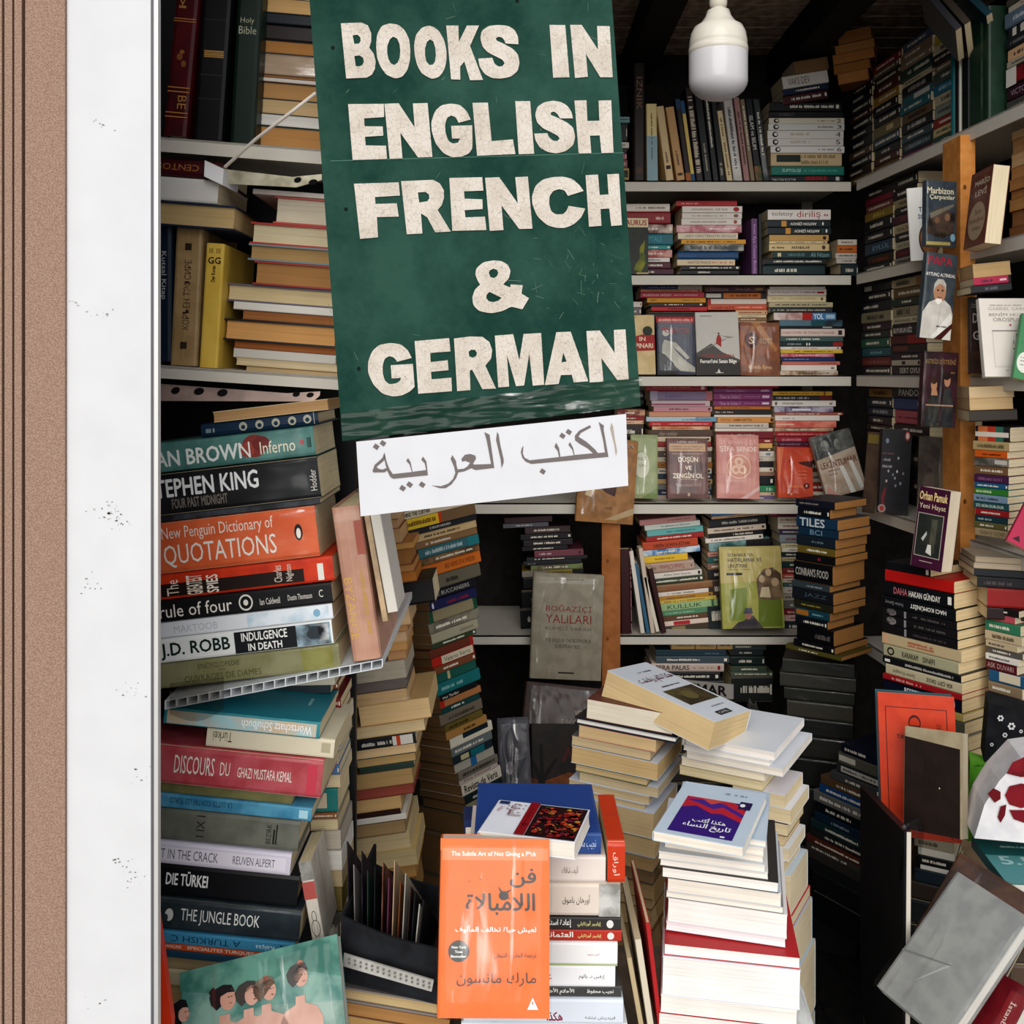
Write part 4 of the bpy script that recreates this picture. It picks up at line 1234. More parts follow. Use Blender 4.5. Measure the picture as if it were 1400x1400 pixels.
wp = face('silvery plastic-wrapped magazine leaning in the dark bay behind the leaning pile', (679, 982), (722, 981), (684, 1094), 2.5, .012, '5a5660~4a4850', lean=.06, wrap=True, name='magazine', cat='magazine',
          front=[('p', [(.1, .2), (.6, .25), (.9, .5), (.5, .45), (.2, .4)], '3a3c46'), ('e', .35, .38, .12, .08, '8a8088'), ('p', [(0, 0), (1, 0), (1, .16), (0, .2)], '6a6248')])
face('brown wrapped book hanging in a clear bag below the right end of the white paper', (794, 598), (873, 601), (786, 712), 2.93, .03, '93683a~a97a48', lean=0.0, wrap=True,
     front=[('t', 'RIR', .75, .92, .9, .95, '4a3020'), ('t', 'UL', .72, .86, .66, .74, '6a4a30'), ('p', [(.14, .32), (.2, .5), (.34, .5), (.26, .3)], 'd0b898'), ('p', [(.3, .48), (.7, .5), (.66, .32), (.5, .36)], '5a3a38~4a2c30'), ('p', [(.5, .04), (1, .2), (1, .12), (.7, .04)], 'b8a07c'), ('s', .48, .62, .16, .2, '7a5a3c')])
# ================================================================ LEFT SHELF UNIT
ROLL = .075
stand('row of tall dark bindings, top left', 1.37, '''
243 -45 222 184 35 5a1119~48101a h |t .04,.24,.2,.5,b0824a,r:KO|r .3,.305,.05,.95,c08a4a|r .315,.32,.05,.95,c08a4a|e .5,.5,.012,.1,9a6a3a|e .53,.42,.02,.12,8a5a34|e .57,.6,.02,.1,8a5a34|r .71,.716,.05,.95,c08a4a|r .735,.741,.05,.95,c08a4a|t .76,.84,.5,.85,b0824a:BE|r .86,.866,.05,.95,c08a4a|r .885,.891,.05,.95,c08a4a|l dark red binding with gold bands at the upper left, leaning by the white post
279 -45 263 190 43 14161a h w|s .48,.52,.2,.85,b08a50|r .3,.303,.1,.9,4a4a50|r .62,.623,.1,.9,4a4a50|r .76,.763,.1,.9,4a4a50|l black padded binding between the dark red and the dark green ones
326 -45 313 194 36 13281f h |t .285,.325,.2,.75,a8a894,U:Holy|t .335,.38,.15,.85,a8a894,U:Bible|l dark green binding lettered Holy Bible in the upper left row''', W=.16)
# gold words on the bible run across the spine
S('pale-edged pile at the top left', 1.40, 395, '''
-40 348 442 6a4a30 p
-2 360 440 2a2420 p |g c9a068
19 363 440 15202a n
34 358 446 241a18 n
56 358 446 1c1814 p |g a8743e
74 349 448 8a7866 pw |g b59a80
103 352 448 4a1a1e p |g 9a6c3c
108 358 448 c8c0b8 n
113 353 450 3a1c1c p |g b08452
136 348 450 1c1c1e p |g c3a578
157 350 450 22262a p |g d8d4cc
174 347 452 5a6a58 p |g b9854e
203 350 452 8a9a84 n
208''', lean=(-.01 + ROLL + .02, 0), W=.15)
S('pile of three below the upper left shelf', 1.345, 258, '''
217 160 302 4a141c hn |t .38,.78,.35,.7,a8743e,r:CENTOS|r .85,.855,.1,.9,a8743e|l dark maroon hardcover with upside-down gold letters under the upper left shelf
242 160 296 d8d6d2 n|l thick white paperback beneath the dark maroon hardcover, upper left
276 160 320 1c2a44 hp |g c5a874|l tan pages of a dark blue hardcover lying above the yellow GG spine
310''', lean=(ROLL, 0), W=.15)
w = MB()
w.hexa([P(279, 241, 1.335), P(304, 253, 1.335), P(306, 231, 1.345), P(280, 219, 1.345)], Vector((.004, .06, 0)), mat('d9d8d8', 'matte'))
recalc(w.build('paper_box'))
tag(bpy.data.objects['paper_box'], 'small white box corner sticking out beside the dark maroon hardcover', 'box')
stand('row with the yellow GG spine, lower left shelf', 1.365, '''
203 306 203 494 34 15283a h |t .2,.55,.5,.75,b8bcc0:Kutsal Kitap|l dark navy standing book half hidden by the white post
240.5 309 232 499 38.5 b0946c~a0845c w|r .03,.95,.49,.5,cdb48c|t .24,.74,.38,.66,4a3c30,r:КОРЪЕН ТЭФСИРЕ|r .12,.17,.38,.62,3a2e24|r .83,.88,.36,.6,3a2e24|l thick tan standing book with brown Cyrillic letters
282 332 272 502 26 cfae4c~d8b858 |t .04,.08,.2,.4,3a3220,U:III|t .04,.08,.6,.8,3a3220,U:III|t .11,.165,.16,.86,2a2418,Ub:GG|t .18,.31,.38,.6,2a2418,rb:Der Koran|l yellow standing spine lettered GG beside the thick tan book''', W=.17)
S('pale-edged pile right of the yellow GG spine', 1.385, 395, '''
261 345 448 d8d0c8 n
268 372 452 b8584a hp |g d3c7b0
306 340 452 b03c34 hp |g d6c8a4
336 338 455 7a8a90 hp |g ab8a5a
359 345 456 9a3a30 hp |g a97a48
392 306 458 6a6470 hp |g d5bf92
417 318 459 d8d4cc n
428 330 458 6a4024 p |g 9a6236
441 304 460 1c1c22 hp |g d39c5e
471 318 460 7a4a2a p |g 96582c
481 318 458 c4c0b8 n
494 322 462 c8b48c p |g d0bc98
504 335 460 b8a078 n
516''', lean=(ROLL, 0), W=.15)
# ---- the large coloured pile (tilted up to the right)
t0 = Matrix.Identity(4)
S('big left pile above the clear sheet', 1.33, 335, '''
558 292 450 c8b48c p|g b08a5e|l thin tan block of pages topping the big left pile
573 275 436 123048 h|s .03,.1,.3,.6,8a9aa0|e .36,.5,.035,.32,a8a898|e .36,.45,.018,.16,123048|e .5,.5,.035,.32,a8a898|e .5,.45,.018,.16,123048|e .64,.5,.035,.32,a8a898|e .64,.45,.018,.16,123048|e .78,.5,.035,.32,a8a898|e .78,.45,.018,.16,123048|e .91,.5,.035,.32,a8a898|e .91,.45,.018,.16,123048|r .965,.97,.1,.95,a8a898|l dark blue binding with five silver scrolls near the top of the big left pile
592 190 432 4e7a74~62908a w|t .025,.636,.18,.72,e8eae6,b:DAN BROWN|e .66,.55,.07,.38,8a3a34|e .62,.45,.04,.25,a04a40|e .7,.6,.05,.25,7a2c2c|t .69,.89,.24,.66,ece0cc:Inferno|e .93,.5,.012,.09,b04a4a|s .95,.975,.3,.75,3a5a54|l sea green thick paperback with a red splash, third in the big left pile
634 185 440 15171b~24262a w|t .08,.675,.42,.86,f0f0f0,b:STEPHEN KING|t .2,.5,.14,.38,8a8278,b:FOUR PAST MIDNIGHT|t .95,.985,.2,.7,d8d4cc,U:Hodder|l thick black paperback with large white letters, fourth in the big left pile
693 186 438 4a5058~2a2c30 n|l thin dark band of covers just above the orange dictionary
701 182 438 d8673c~e0744a w|t .17,.77,.6,.9,f0e0d4:New Penguin Dictionary of|t .17,.775,.1,.55,f4e8e0:QUOTATIONS|e .9,.52,.022,.16,2a2422|e .9,.5,.012,.1,ece4dc|l thick orange dictionary in the big left pile
773 184 458 b8351c~d0441f |r .13,.85,.12,.62,2a1e1a|r 0,.12,.1,.9,2a1a18|t .16,.22,.15,.75,e8dccc,U:The|t .26,.34,.1,.85,e8dccc,Ub:GREATEST|t .36,.42,.1,.8,e8dccc,Ub:SPIES|t .7,.74,.2,.85,d8ccc0,U:Charles|t .76,.8,.2,.85,d8ccc0,U:Nighton|r .92,.95,.1,.75,e0dcd4|l red and black paperback standing out under the orange dictionary
809 180 456 1b1b1d |t .14,.5,.2,.8,e8e4dc:rule of four|e .57,.5,.035,.38,dcd8d0|e .57,.5,.028,.3,1b1b1d|e .57,.5,.012,.14,dcd8d0|t .64,.74,.3,.6,d8d4cc:Ian Caldwell|t .78,.9,.36,.62,d8d4cc:Dustin Thomason|t .935,.955,.35,.7,d8d4cc:C|l black paperback with a white round emblem and script title, big left pile
839 182 456 dfe2e6 |t .2,.42,.25,.7,c0c4c8:MAKTOOB|r .57,.98,.1,.9,b8ccd8~dfe6ec|e .92,.5,.018,.25,8ab0c8|l white paperback with pale blue drawing, below the rule of four
861 182 457 e4e6e4 |t .14,.487,.12,.82,16302a,b:J.D. ROBB|r .51,.99,.06,.94,1f2226|t .545,.775,.52,.88,e8e8e4,b:INDULGENCE|t .575,.745,.12,.42,e8e8e4,b:IN DEATH|r .82,.99,.06,.94,a8c0cc~3a4248|r .93,.98,.2,.9,d8dcdc~20242a|l half white, half black paperback just above the olive wrapped encyclopedia
895 180 466 84825c~949170 w|t .32,.52,.62,.82,5a5834:ENCYCLOPEDIE|t .42,.45,.48,.56,5a5834:DES|t .25,.62,.16,.4,5a5834:OUVRAGES DE DAMES|r .82,.97,.1,.92,848040~95925a|l olive wrapped encyclopedia at the foot of the big left pile
931''', lean=(.115 * -1, 0), W=.15)
# twin-wall clear sheet
sh = MB()
pm_ = mat('dde0e2', 'gloss')
sa, sb = P(225, 958, 1.315), P(522, 901, 1.335)
ev = Vector((.005, .34, .015))
dz = Vector((0, 0, -.0105))
for o_ in (Vector(), dz):
    sh.hexa([sa + o_, sb + o_, sb + o_ + ev, sa + o_ + ev], Vector((0, 0, -.0012)), mat('cfd3d6', 'gloss'))
n = 20
for i in range(n + 1):
    p = sa + (sb - sa) * (i / n)
    s_ = Vector((0.0012, 0, 0))
    sh.hexa([p + dz, p + dz + s_, p + s_, p], ev, pm_)
o = sh.build('twin_wall_sheet')
recalc(o)
tag(o, 'white twin-wall plastic sheet with open cells under the olive encyclopedia', 'sheet')
# leaning volume on the sheet and loose ones behind it
stand('leaning set on the clear sheet end', 1.33, '''
452 695 482 905 42 b88c78~c49a86 hw |r .0,1,.47,.48,d0ac98|r .1,.32,.7,.98,a8604e|t .46,.86,.1,.38,cfa85e:BYZANCE|s .4,.84,.68,.82,c09a5a|l tall pink wrapped volume with gold letters leaning on the clear sheet
''', W=.2)
stand('loose volumes on the clear sheet end', 1.33, '''
495 690 523 850 8 a08a70~c0a888 n |l narrow brown mottled spine just right of the tall pink volume
503 688 530 838 15 cdc9c0 n|l cream thin volume leaning right of the tall pink volume''', W=.085)
# ---- lower left pile (tilted down to the right)
S('lower left pile below the clear sheet', 1.33, 330, '''
977 222 436 2e7f8a~3a8e98 |r .02,.98,.1,.85,a8c8cc~c8b8a0|t .5,.95,.2,.7,f0f0ec,r:Wörtschatz Schulbuch|o r .01,.99,.01,.98,2a8290|o t .4,.5,.45,.5,7ab0b4:Wort und Satz|o r .86,.88,.4,.6,8ab8ba|l teal paperback whose broad upper cover shows, lower left
1001 279 455 d2cab4 |t .05,.2,.35,.85,5a5a44,r:Türkei|r .9,.97,.3,.8,b0a890|l cream paperback with upside-down lettering under the teal cover
1028 180 438 b04850~c06068 w|t .213,.426,.32,.78,f0e4dc:DISCOURS|t .457,.508,.36,.7,e8dcd4:DU|t .55,.84,.36,.62,f0e4dc:GHAZI MUSTAFA KEMAL|r .92,.97,.1,.85,c8485a|l thick red wrapped paperback reading DISCOURS
1083 180 398 6a6844~7a7850 n|l thin olive board under the red DISCOURS volume
1096 182 425 3c7c9c~5a9ab4 |t .2,.55,.4,.8,1c4058,r:LA LUTTE CONTRE LES TURCS|r .93,.98,.2,.8,a8ccd8|l thin sky blue paperback in the lower left pile
1115 182 406 66685f~74766c h|t .37,.42,.2,.85,2e302a,U:I IX I|t .8,.83,.2,.8,2e302a,U:BEZIRK|s .84,.86,.2,.8,2e302a|l thick grey cloth hardcover in the lower left pile
1161 182 396 cfcbd8 |r .12,.97,.2,.8,dcd8e2|t .065,.535,.28,.72,6a6674:LIGHT IN THE CRACK|t .63,.9,.32,.68,6a6674:REUVEN ALPERT|l lavender white spine reading IN THE CRACK
1192 182 404 14181c h|t .18,.44,.36,.8,f0f0f0,b:DIE TÜRKEI|l black hardcover reading DIE TÜRKEI
1239 180 408 3a444a~2c353b w|t .28,.755,.24,.74,e8e8e4:THE JUNGLE BOOK|e .21,.5,.025,.2,dcdcd8|e .19,.4,.015,.12,3a444a|l charcoal wrapped book with narrow white capitals above the sky blue spine
1283 190 402 4a94b8 |t .2,.65,.25,.75,1c4058,r:A TURKISH C|t .75,.87,.25,.7,d8ecf4,r:Kalças|t .9,.96,.2,.8,1c4058,r:R|l sky blue paperback with upside-down A TURKISH lettering
1300 190 390 d8642e |t .14,.28,.25,.75,f0dcd0,b:FRANÇAIS|t .32,.78,.25,.78,f0dcd0,b:SPECIALITES TURQUES|l thin orange booklet reading SPECIALITES TURQUES
1310 196 372 2a5068 n
1320 196 360 9a8a6c p|g a8946c
1336 200 356 c8bc9c |t .4,.5,.3,.7,5a4a34:page
1358 200 350 3a3430 p|g b09868
1390 200 350 2a2624 n
1420 200 352 b8a480 p|g c8b48c
1450 195 352 3a4a58
1489''', lean=(.1, 0), W=.15)
film_root = None
# loose clear flap under the sheet
fl = MB()
vs_ = []
for j in range(7):
    for i in range(9):
        u, v = i / 8, j / 6
        vs_.append(P(232 + 74 * u, 934 + (42 + 14 * math.sin(u * 3)) * v - 8 * u, 1.312 - .012 * math.sin(v * 3) - .008 * noise.noise(Vector((u * 4, v * 4, 2)))))
fl.add(vs_, [(j * 9 + i, (j + 1) * 9 + i, (j + 1) * 9 + i + 1, j * 9 + i + 1) for j in range(6) for i in range(8)], mat('d2d0cc', 'plastic'))
tag(fl.build('plastic_flap', smooth=True), 'crumpled clear plastic flap hanging over the teal cover at lower left', 'plastic')
# orange folder by the post
m = MB()
m.hexa([P(214, 1420, 1.16), P(238, 1420, 1.16), P(215.5, 1254, 1.2), P(214, 1254, 1.2)], Vector((-.012, .04, 0)), mat('d8401c', 'cover'))
o = m.build('folder')
recalc(o)
tag(o, 'bright orange-red folder edge leaning beside the white post at the bottom', 'folder')
S('two boards wedged behind the teal cover', 1.44, 400, '''
926 345 458 cfc8b8 n|l cream board end wedged above the teal cover, under the clear sheet
938 322 452 2a3a40 n|l dark speckled board end wedged above the teal cover, under the clear sheet
950''', lean=(-.02, 0), W=.07)
# upright small spine right of the lower pile
stand('small spine leaning on the lower left pile', 1.345, '''
408 1180 428 1293 18 d6cfc4~c8beb2 w|r .0,.22,0,1,8a8a84~b0aea8|r .24,.45,0,1,b8605a|e .66,.5,.07,.2,5a5450|e .66,.5,.06,.15,d6cfc4|e .8,.5,.1,.34,5a5450|e .8,.5,.09,.29,d6cfc4|r .72,.98,.35,.38,5a5450|r .75,.98,.6,.63,5a5450|l small leaning spine with a red band and a line drawing, lower left''', W=.085)
# painted picture book in a sleeve
face('sleeved picture book with a painted row of dark-haired figures on green, bottom left', (246, 1330), (462, 1303), (248, 1465), 1.2, .02, '4e8078~86a89c', lean=.06, wrap=True, page='c8c4bc',
     front=[('p', [(0, 1), (1, 1), (1, .55), (.7, .75), (.4, .6), (0, .8)], '3f7468~6a9a8c'), ('p', [(0, 0), (1, 0), (1, .3), (.5, .45), (0, .3)], '6a8a80~98aea4')]
     + [z for cx, cy, s, hair, turn in ((.0, .56, .8, '1c1a1c', 1), (.27, .6, 1.15, '1c1a1e', 1), (.42, .58, 1.05, '4a4440', 1), (.53, .58, 1.0, '6a5848~8a7464', 1), (.74, .64, 1.0, '3a302c', 0)) for z in (
         ('p', [(cx - .13 * s, 0), (cx - .135 * s, .2), (cx - .1 * s, .32), (cx - .03 * s, .37), (cx - .028 * s, .45), (cx + .03 * s, .45), (cx + .03 * s, .37), (cx + .1 * s, .31), (cx + .13 * s, .2), (cx + .13 * s, 0)], 'cfa696~c39888'),
         ('p', [(cx - .07 * s, cy - .02), (cx - .078 * s, cy + .06), (cx - .05 * s, cy + .13), (cx, cy + .16), (cx + .045 * s, cy + .14), (cx + .06 * s, cy + .07), (cx + .03 * s, cy + .03), (cx - .01 * s, cy - .05), (cx - .04 * s, cy - .09)], hair),
         ('e', cx + .014 * s + .01 * turn, cy + .0, .042 * s, .098 * s, 'cfa494~c89a88'),
         ('p', [(cx - .045 * s, cy + .03), (cx - .03 * s, cy + .1), (cx + .03 * s, cy + .12), (cx + .062 * s, cy + .06), (cx + .02 * s, cy + .07), (cx - .02 * s, cy + .04)], hair),
         ('e', cx + .02 + .012 * turn, cy + .02, .007, .006, '5a4640'), ('e', cx + .04 + .01 * turn, cy + .02, .005, .006, '5a4640'), ('e', cx + .03 + .012 * turn, cy - .045, .01, .008, 'b0705f'))]
     + [('p', [(.2, .6), (.18, .72), (.21, .76), (.24, .66)], '1c1a1e'), ('e', .535, .72, .016, .03, 'b87a68'), ('e', .755, .79, .018, .03, 'b87a68')])
# ---- second column: page-edged piles right of the big pile
S('slim pile behind the DISCOURS volume', 1.46, 450, '''
925 420 452 c8c0b0 n
934 420 462 8a4a34
944 428 455 2a4a68
955 425 466 7a1c24
969 425 464 1c1e22
985 424 468 d8c8b0 p|g dcd0bc
1008 422 466 b8b0ac w
1028 420 462 c0b8b8
1047 424 464 5a7aa0
1061 424 465 d8c8a8 p|g d6c4a0
1078 424 462 2a7a78 |r .1,.6,.2,.8,c8b8a0
1113 425 460 8a5a34
1121 424 462 b0a48c p|g c8b890
1136 426 466 8a8480 pw|g c0b4a4
1164 426 468 d8d4d0 p|g e0dcd4
1190 430 468 c8b48c p|g cdb78e
1214 435 468 5a5430 p|g 8a7a44
1248 428 468 6a6660
1300 428 468 4a4642
1420''', lean=(-.03, 0), W=.13)
# ================================================================ STACK A, stack B and the card box
S('pale-edged pile under the white paper', 1.72, 530, '''
696 514 545 c8a880 p|g caa67c
711 512 545 9a6c48 p|g c09468
724 515 550 8a5a3a p|g c49a6a
745 516 566 b07a44 p|g c8924e
754 520 562 7a4a2a p|g a06a38
776 520 566 9a6438 p|g b8824a
786 522 570 a0602c p|g b8702e
800 540 596 1c1a1a n
834 545 562 c8a070 p|g d8b488
858 540 558 a87848 p|g b8885a
867 538 557 c8a880 p|g cda880
880 532 557 b08050 p|g c8965c
893 530 556 a87a54 p|g b88a5c
905 470 556 b0a898 pw|g b4a894
930 480 556 4a4040 pw|g 6a5e58
945 475 558 b89468 pw|g cda878
962 492 590 c8a878 p|g d5b482
990 478 582 b89868 p|g cdb58a
1006 463 570 1c1c20 |s .3,.7,.3,.6,c8c4bc|r .7,.96,.1,.9,c8c4bc|r .75,.8,.1,.9,b8441c
1022 472 569 d8c09a p|g d4b488
1034 488 569 3c4c44 p|g b0905e
1046 492 567 2c4038 n
1054 484 566 8a6844 p|g a88858
1076 486 566 6a2a24 p|g 8c4236
1090 476 550 c09a66 p|g c8a46e
1107 474 548 3a2420 n
1116 472 556 d8d4cc n
1124 474 555 7a5e40 p|g a0845c
1142 468 562 c8b890 p|g c9b48a
1165 476 572 c4ac78 p|g cab486
1188 478 570 a87c44 p|g b88c50
1204 478 566 8a5a30 p|g 98683a
1225 478 570 6a4a2a p|g a07a48
1262 480 570 4a3a2c n
1310 480 570 6a543c p
1360 478 572 3a3430 n
1400 480 570 5a4a38 n
1470 478 570 4a4038 n
1560 478 572 3c342e n
1660 478 572 4a4038 n
1770''', lean=(-.14, 0), W=.15, opts='')
S('leaning spine pile under the white paper', 2.02, 580, '''
684 548 640 1a1c24 |t .1,.6,.3,.7,d8d4cc:BLUE LAGOON
694 546 652 d2c6ac |t .04,.4,.25,.78,1c1a1a,b:BEHIND THE CURTAIN
705 546 652 c9a844 |r 0,.5,0,1,d8b834|r .5,.54,0,1,c0401c|r .54,1,0,1,7a6044|s .1,.45,.3,.7,6a3a10
720 560 654 2a2c30 |t .3,.6,.3,.7,d8d4cc:E FROM HEAVEN
729 566 655 c6ab80
740 570 656 8a6a48
750 574 657 3c6a70 |r .8,1,0,1,2c7a80|s .1,.7,.3,.7,b8c4c4
764 576 658 8a6a48~5a4630
774 577 661 c8702a |t .4,.9,.3,.7,4a2410:BAD NEWS OF A SWEDEN
792 579 660 6a6454 |s .4,.6,.3,.6,2a2620
812 586 656 1c1c26 |t .1,.85,.3,.7,b0aca4:THE BUCCANEERS
826 590 654 20244e |s .35,.8,.3,.6,8a2a34|e .05,.5,.02,.3,c8c8d0
840 590 656 8f8468 |r 0,.08,0,1,1f5038|r .92,1,0,1,1f5038
857 590 659 6a6458~8a8474
872 592 656 a09a84 |r .6,.9,.3,.6,8a8470
886 594 655 3a4a34
894 590 650 6a3424 |r .92,1,0,1,a02a24
906 594 652 b02c20 |r .22,.97,.1,.9,c8bea8|t .28,.9,.25,.7,3a2a20:Valerio Verra
920 596 653 7a4a30
930 598 655 1f5c50 |r .3,.36,.1,.9,b8aa80
944 600 660 1c6e70 |s .1,.6,.35,.6,88b8b4
962 604 654 17181c |t .06,.5,.25,.7,d8d4cc:Hot Thriller
970 604 660 a8744a |r 0,.1,0,1,b02c20
980 608 660 1b4a48
990 606 664 7a6e60 w|s .2,.8,.3,.6,3a3430
1006 610 662 6a5c2c |s .1,.6,.3,.7,2a2410
1016 612 668 a8804a |s .4,.7,.3,.6,3a2810
1028 618 676 d0cab8 |r .3,.9,.5,1,1d2e34
1043 620 676 6a7274
1056 622 676 22323a |r .2,.4,.2,.8,b8ae8c|r .45,.8,.1,.9,1c6a74
1068 626 680 a8a498 |r .4,.55,0,1,2a6a9a
1082 630 684 7a756a |s .1,.9,.3,.7,2a2824
1094 632 685 b8aca4 |t .1,.8,.3,.7,6a2a4a:The Hound
1102 636 690 cdc6b6 |t .06,.9,.2,.8,2a2624,b:Revista de Veris
1120 638 690 1e2a2c |s .2,.7,.3,.6,c8c4bc
1132 640 690 8a8468
1146 640 690 4a4a40
1180 638 690 7a6a52
1240 636 690 5a5444
1300 636 690 3a3430
1400 636 690 4a4438
1500 634 690 2e2a28
1583''', yaw=46, lean=(-.17, .05), W=.14, page='7a5a38')
# fabric box of cards
bx = empty('card_box', Matrix.Identity(4))
tag(bx, 'black fabric storage box full of picture cards, left of the orange cover', 'box')
ba, bb = P(468, 1262, 1.30), P(602, 1300, 1.26)
bk = Vector((.015, .2, 0))
def bz(v, z): return Vector((v.x, v.y, z))
zt_, zb_ = ba.z, .772
m = MB()
bf = mat('16171a~202226', 'matte')
n = 10
fr_ = []
for i in range(n + 1):
    u = i / n
    px, py = 466 + 136 * u, 1252 + 46 * u + 6 * math.sin(u * math.pi)
    fr_.append(P(px, py, 1.31 - .05 * u))
for i in range(n):
    a, b = fr_[i], fr_[i + 1]
    m.hexa([bz(a, zb_), bz(b, zb_), b, a], Vector((0, .004, 0)), bf)
    m.hexa([bz(a + bk, zb_), bz(b + bk, zb_), b + bk + Vector((0, 0, -.03)), a + bk + Vector((0, 0, -.03))], Vector((0, .004, 0)), bf)
for a in (fr_[0], fr_[-1]):
    m.hexa([bz(a, zb_), bz(a + bk, zb_), a + bk, a], Vector((.004, 0, 0)), bf)
m.hexa([bz(fr_[0], zb_ + .004), bz(fr_[-1], zb_ + .004), bz(fr_[-1] + bk, zb_ + .004), bz(fr_[0] + bk, zb_ + .004)], Vector((0, 0, -.004)), bf)
recalc(m.build('box_body', bx))
m = MB()
m.hexa([P(469, 1321, 1.292), P(590, 1356, 1.243), P(593, 1341, 1.243), P(470, 1304, 1.292)], Vector((0, .003, 0)), mat('b4b2ac~a4a29c', 'matte'))
for i in range(15):
    for j in range(2):
        u = .06 + i * .064
        x, y = 470 + 122 * u, 1304 + 37 * u + 5.2 + j * 5.4
        m.add([P(x + 1.7 * math.cos(-t), y + 1.7 * math.sin(-t), 1.2895 - .049 * u) for t in [k * math.pi / 5 for k in range(10)]], [tuple(range(10))], mat('6e6c68', 'matte'))
m.build('label_strip', bx)
cc = ['3a3036~2a2430', '8a8684', '201c24~3c3040', '2a4036', '1e2224', '5a3a30~8a6050', '6a3c54', 'b09a80', '7a4a28', 'a8a49c', '3c2a24', '26282c', 'c0bcb4', '2e2a30']
tops = [(474, 1150), (483, 1182), (494, 1163), (502, 1190), (512, 1184), (523, 1178), (531, 1200), (539, 1176), (547, 1205), (554, 1194), (561, 1212), (567, 1218), (573, 1236), (578, 1230)]
for i, (tx, ty) in enumerate(tops):
    d = 1.345 - .05 * (tx - 470) / 130 + .004 * (i % 3)
    bxp = tx * .88 + 60
    zc = .79
    q = [P(bxp, 1330, d), P(bxp + 20, 1310, d + .11), P(tx + 22, ty + 34, d + .11), P(tx, ty, d)]
    q[0].z = q[1].z = zc
    m = MB().hexa(q, Vector((.0012, 0, 0)), mat(cc[i], 'print'))
    o = m.build('picture_card')
    recalc(o)
    tag(o, '%s picture card standing in the black fabric box, %s from the left' % (colour_name(cc[i][:6]), ORD[i]), 'card', 'cards in the black fabric box')
S('flat pile under the black fabric box', 1.31, 540, '''
1362 452 612 8a8480 hp|g c4aa7c
1382 455 614 6a4430 p|g a87a48
1400 455 610 8a6a4a p|g b08a54
1427 450 606 3a2a24 n
1467 450 606 5a4a3a n
1522''', lean=(.17, 0), W=.15)
# ================================================================ FRONT CENTRE
FS = S('front pile of spines beside the orange cover', 1.25, 790, '''
1141 648 822 2d4a86~38568f |t .78,.96,.25,.75,c8d4ec:نجيب محفوظ|o r .02,.98,.02,.98,2e4c8c|l dark blue paperback beneath the red peppers cover
1171 640 828 ded3cc |t .68,.8,.3,.66,6a5a54:أليف شافاك|l thick pale pink-white paperback beside the orange cover
1208 640 848 d9cec2 |r .86,1,.02,.98,8a8a84~c8c8c4|t .62,.8,.36,.66,3a3430:أورهان باموق|l cream paperback with a grey photo at its spine end, front pile
1255 636 849 3c3a39 |t .45,.68,.2,.85,e8e8e4,b:إعادة استكشاف|t .72,.87,.25,.75,c8c088,b:إيلبير أورتايلي|e .93,.5,.022,.32,d8d8d4|l dark grey paperback with a pale diamond on its spine, front pile
1272.5 636 850 b23a2c |t .45,.69,.2,.85,f0e8e0,b:العثمانيون|t .72,.87,.25,.75,d8c88c,b:إيلبير أورتايلي|e .93,.5,.022,.32,d8d8d4|l thin red paperback with a pale diamond on its spine, front pile
1288 636 844 e6e6e6 |t .8,.88,.42,.56,a83a34:أمير سعيد|r 0,1,.0,.06,a8b87c|l white paperback with tiny red name, front pile
1320 634 841 e8e8ea |t .52,.58,.35,.7,b03a44:علا|t .76,.93,.36,.6,4a4a4e:إرفين د. يالوم|l white paperback with red and grey words, front pile
1351 634 850 4c4a4a w|t .5,.7,.2,.8,e8e8e4,b:الأحلام الأخيرة|t .78,.95,.3,.75,e0e0dc,b:نجيب محفوظ|l dark grey wrapped paperback near the foot of the front pile
1366 634 852 d3d9e2 |t .52,.62,.15,.5,8a2044,b:هكذا|t .76,.95,.2,.36,5a5a64:فريدريش نيتشه|l pale blue-white thick paperback at the foot of the front pile
1402 630 858 dfe3e8 |t .3,.5,.3,.6,b03a44:زرا
1436 630 856 c8bca8
1480 630 856 3a4a58
1571''', lean=(.012, 0), W=.15)
q0 = P(842.5, 1209, 1.25)
book(frame(Vector((1, 0, 0)), Vector((0, 1, 0)), UP, q0), .0215, .14, .052, 'c9421c', wrap=True, label='small orange-red wrapped book squeezed in at the right of the front pile', name='paperback',
     spine=[('t', 'أوراق', .3, .7, .2, .75, 'f0d8c8', 'V')])
